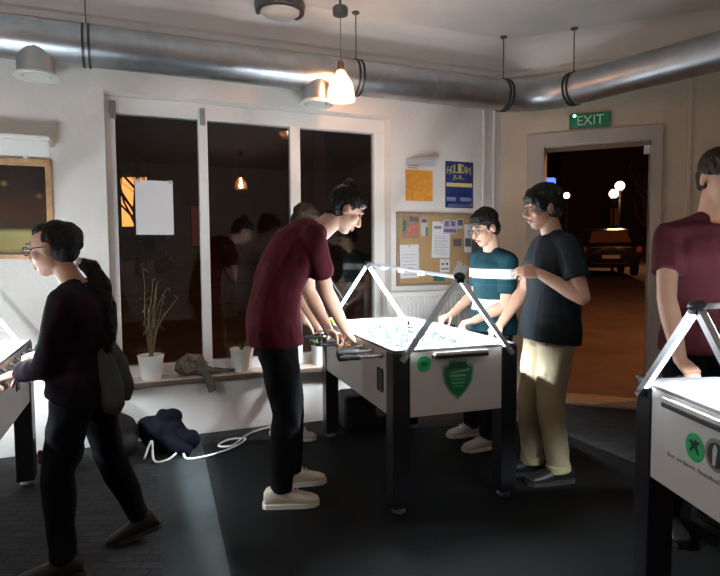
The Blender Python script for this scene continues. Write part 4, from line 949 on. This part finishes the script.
street_lamp(9.97, 22, 3.92, .17, LAMPW, 'bright round street lamp, upper of the pair seen through the doorway', 250)
street_lamp(9.30, 21, 3.52, .16, LAMPW, 'bright round street lamp, lower of the pair seen through the doorway')
street_lamp(10.1, 28, 4.15, .15, LAMPW2, 'smaller street lamp at the left of the doorway view')
street_lamp(6.9, 6.4, 4.2, .20, LAMPW, 'street lamp standing on the pavement just outside the doorway', 900, (1, .40, .13))
# parked car on the rising street
cx, cy = 8.2, 19.3; cz = GZ(cy)
car = empty('parked_car', (cx, cy, cz), R(-16)); tag(car, 'dark parked car on the street seen through the doorway', 'car')
def cring(y, w, z0, z1, n=24, e=4.): return sec(V((0, y, (z0+z1)/2)), V((1, 0, 0)), V((0, 0, 1)), w/2, (z1-z0)/2, n, e)
mb = MB(); mb.loft([cring(-2.0, 1.45, .38, .92), cring(-1.9, 1.68, .28, 1.02), cring(-1.2, 1.76, .24, 1.06), cring(.6, 1.76, .24, 1.02), cring(1.5, 1.72, .26, .92), cring(2.0, 1.45, .36, .74)]); o = mb.build('car_body', CARP, car); smooth_auto(o, 40)
def hring(z, y0, y1, w): return [V((sx*w/2, y, z)) for sx, y in ((-1, y0), (1, y0), (1, y1), (-1, y1))]
mb = MB(); mb.loft([hring(.98, -1.75, .95, 1.62), hring(1.2, -1.5, .55, 1.5), hring(1.44, -1.15, .1, 1.22), hring(1.50, -.9, -.1, 1.05)]); mb.build('car_cabin', CARP, car)
mb = MB(); mb.prism([(-.60, .0), (.60, .0), (.50, .36), (-.50, .36)], (1, 0, 0), (0, .55, 1), (0, -.02, 0)); o = mb.build('rear_window', mat('street_lit_car_glass', (.25, .12, .06), .2), car); o.location = (0, -1.70, 1.04)
for s in (-1, 1):
    mb = MB(); mb.box((s*.78-.09, -2.0, .72), (s*.78+.09, -1.88, .92), bev=.02); mb.build('tail_light', TAIL, car)
    for y in (-1.25, 1.3):
        mb = MB(); mb.tube((s*.70, y, .31), (s*.86, y, .31), .31, n=24); mb.build('wheel', TYRE, car)
mb = MB(); mb.box((-.25, -2.03, .55), (.25, -1.99, .66)); mb.build('number_plate', PLATE, car)
# buildings across the street
def building(x0, x1, y, h, m, label, wins, depth=6.):
    o = empty('building', ((x0+x1)/2, y, GZ(y)-.3)); tag(o, label, 'building', 'buildings across the street'); w = (x1-x0)/2
    mb = MB(); mb.box((-w, 0, 0), (w, depth, h)); mb.box((-w-.1, -.15, h), (w+.1, depth, h+.25)); mb.build('facade', m, o)
    for (a, b, c, d, wm) in wins:
        mb = MB(); mb.box((a-o.location.x-.08, -.05, c-o.location.z-.08), (b-o.location.x+.08, .05, d-o.location.z+.08), bev=.02); f_ = mb.build('window', BARK, o)
        mb = MB(); mb.box((a-o.location.x, -.07, c-o.location.z), (b-o.location.x, -.04, d-o.location.z)); mb.build('pane', wm, f_)
building(-30, -2.5, 26, 9., FACADE, 'dark building across the street with a bright orange lit window', [(-10.75, -9.55, 2.7, 4.9, WINH), (-7.6, -7.1, 1.8, 3.6, WIND), (-16, -15, 3, 5, WIND), (-12.6, -12.1, 1.6, 2.2, WINL)])
building(-2, 8.5, 34, 10., FACADE, 'dark building straight across the street', [(3, 4, 3, 5, WIND)])
building(14, 40, 40, 9., FACADE, 'dark low building far down the street', [(20, 21, 4, 6, WIND), (17.5, 18, 3.2, 4.4, WIND)])
# blue sign on a post
o = empty('blue_sign', (5.1, 15.4, GZ(15.4)-.05)); tag(o, 'blue glowing street sign seen at the left of the doorway', 'sign')
mb = MB(); mb.tube((0, 0, 0), (0, 0, 2.75), .04, n=10); mb.build('sign_post', BLACKM, o)
mb = MB(); mb.box((-.24, -.05, 2.72), (.16, .05, 2.98), bev=.05); mb.build('sign_box', BLUES, o)
# bare trees in front of the lit window
for k, (x, y, h, lb) in enumerate(((-7.0, 18.0, 5.2, 'bare dark street tree in front of the orange lit window'), (12.6, 25, 5.5, 'dark tree beyond the parked car'))):
    o = empty('street_tree', (x, y, GZ(y)-.05)); tag(o, lb, 'tree', 'street trees outside'); rnd = random.Random(k+3)
    mb = MB(); mb.path([(0, 0, 0), (.05, 0, 1.2), (-.03, 0, 2.2), (.04, 0, 3.2)], [.13, .11, .09, .07], 10)
    for i in range(16):
        a = rnd.uniform(0, 2*pi); z = rnd.uniform(1.4, 3.1); L = rnd.uniform(.8, 1.7); q = V((0, 0, z)); e = q+V((cos(a)*L*.6, sin(a)*L*.6, L)); mid = (q+e)/2+V((cos(a)*.15, sin(a)*.15, -.05))
        mb.path([q, mid, e], [.045, .03, .012], 7)
        for w in range(3): e2 = e+V((rnd.uniform(-.4, .4), rnd.uniform(-.4, .4), rnd.uniform(.2, .6))); mb.path([mid*(.3*w)+e*(1-.3*w), e2], [.014, .006], 5)
    mb.build('trunk', BARK, o)
    if k == 0:
        mb = MB()
        for i in range(26): mb.ell((rnd.uniform(-.9, .9), rnd.uniform(-.4, .4), rnd.uniform(.5, 1.6)), [rnd.uniform(.12, .3)]*3, nu=8, nv=6)
        o2 = mb.build('foliage', TREEL, o)

# ------------------------------------------------------------------ light and colour
w = bpy.data.worlds.new('night'); sc.world = w; w.use_nodes = True
w.node_tree.nodes['Background'].inputs[0].default_value = (.020, .006, .008, 1); w.node_tree.nodes['Background'].inputs[1].default_value = .5
vs_ = sc.view_settings; vs_.view_transform = 'Standard'; vs_.look = 'None'; vs_.gamma = 1; vs_.use_curve_mapping = False; vs_.exposure = -.25
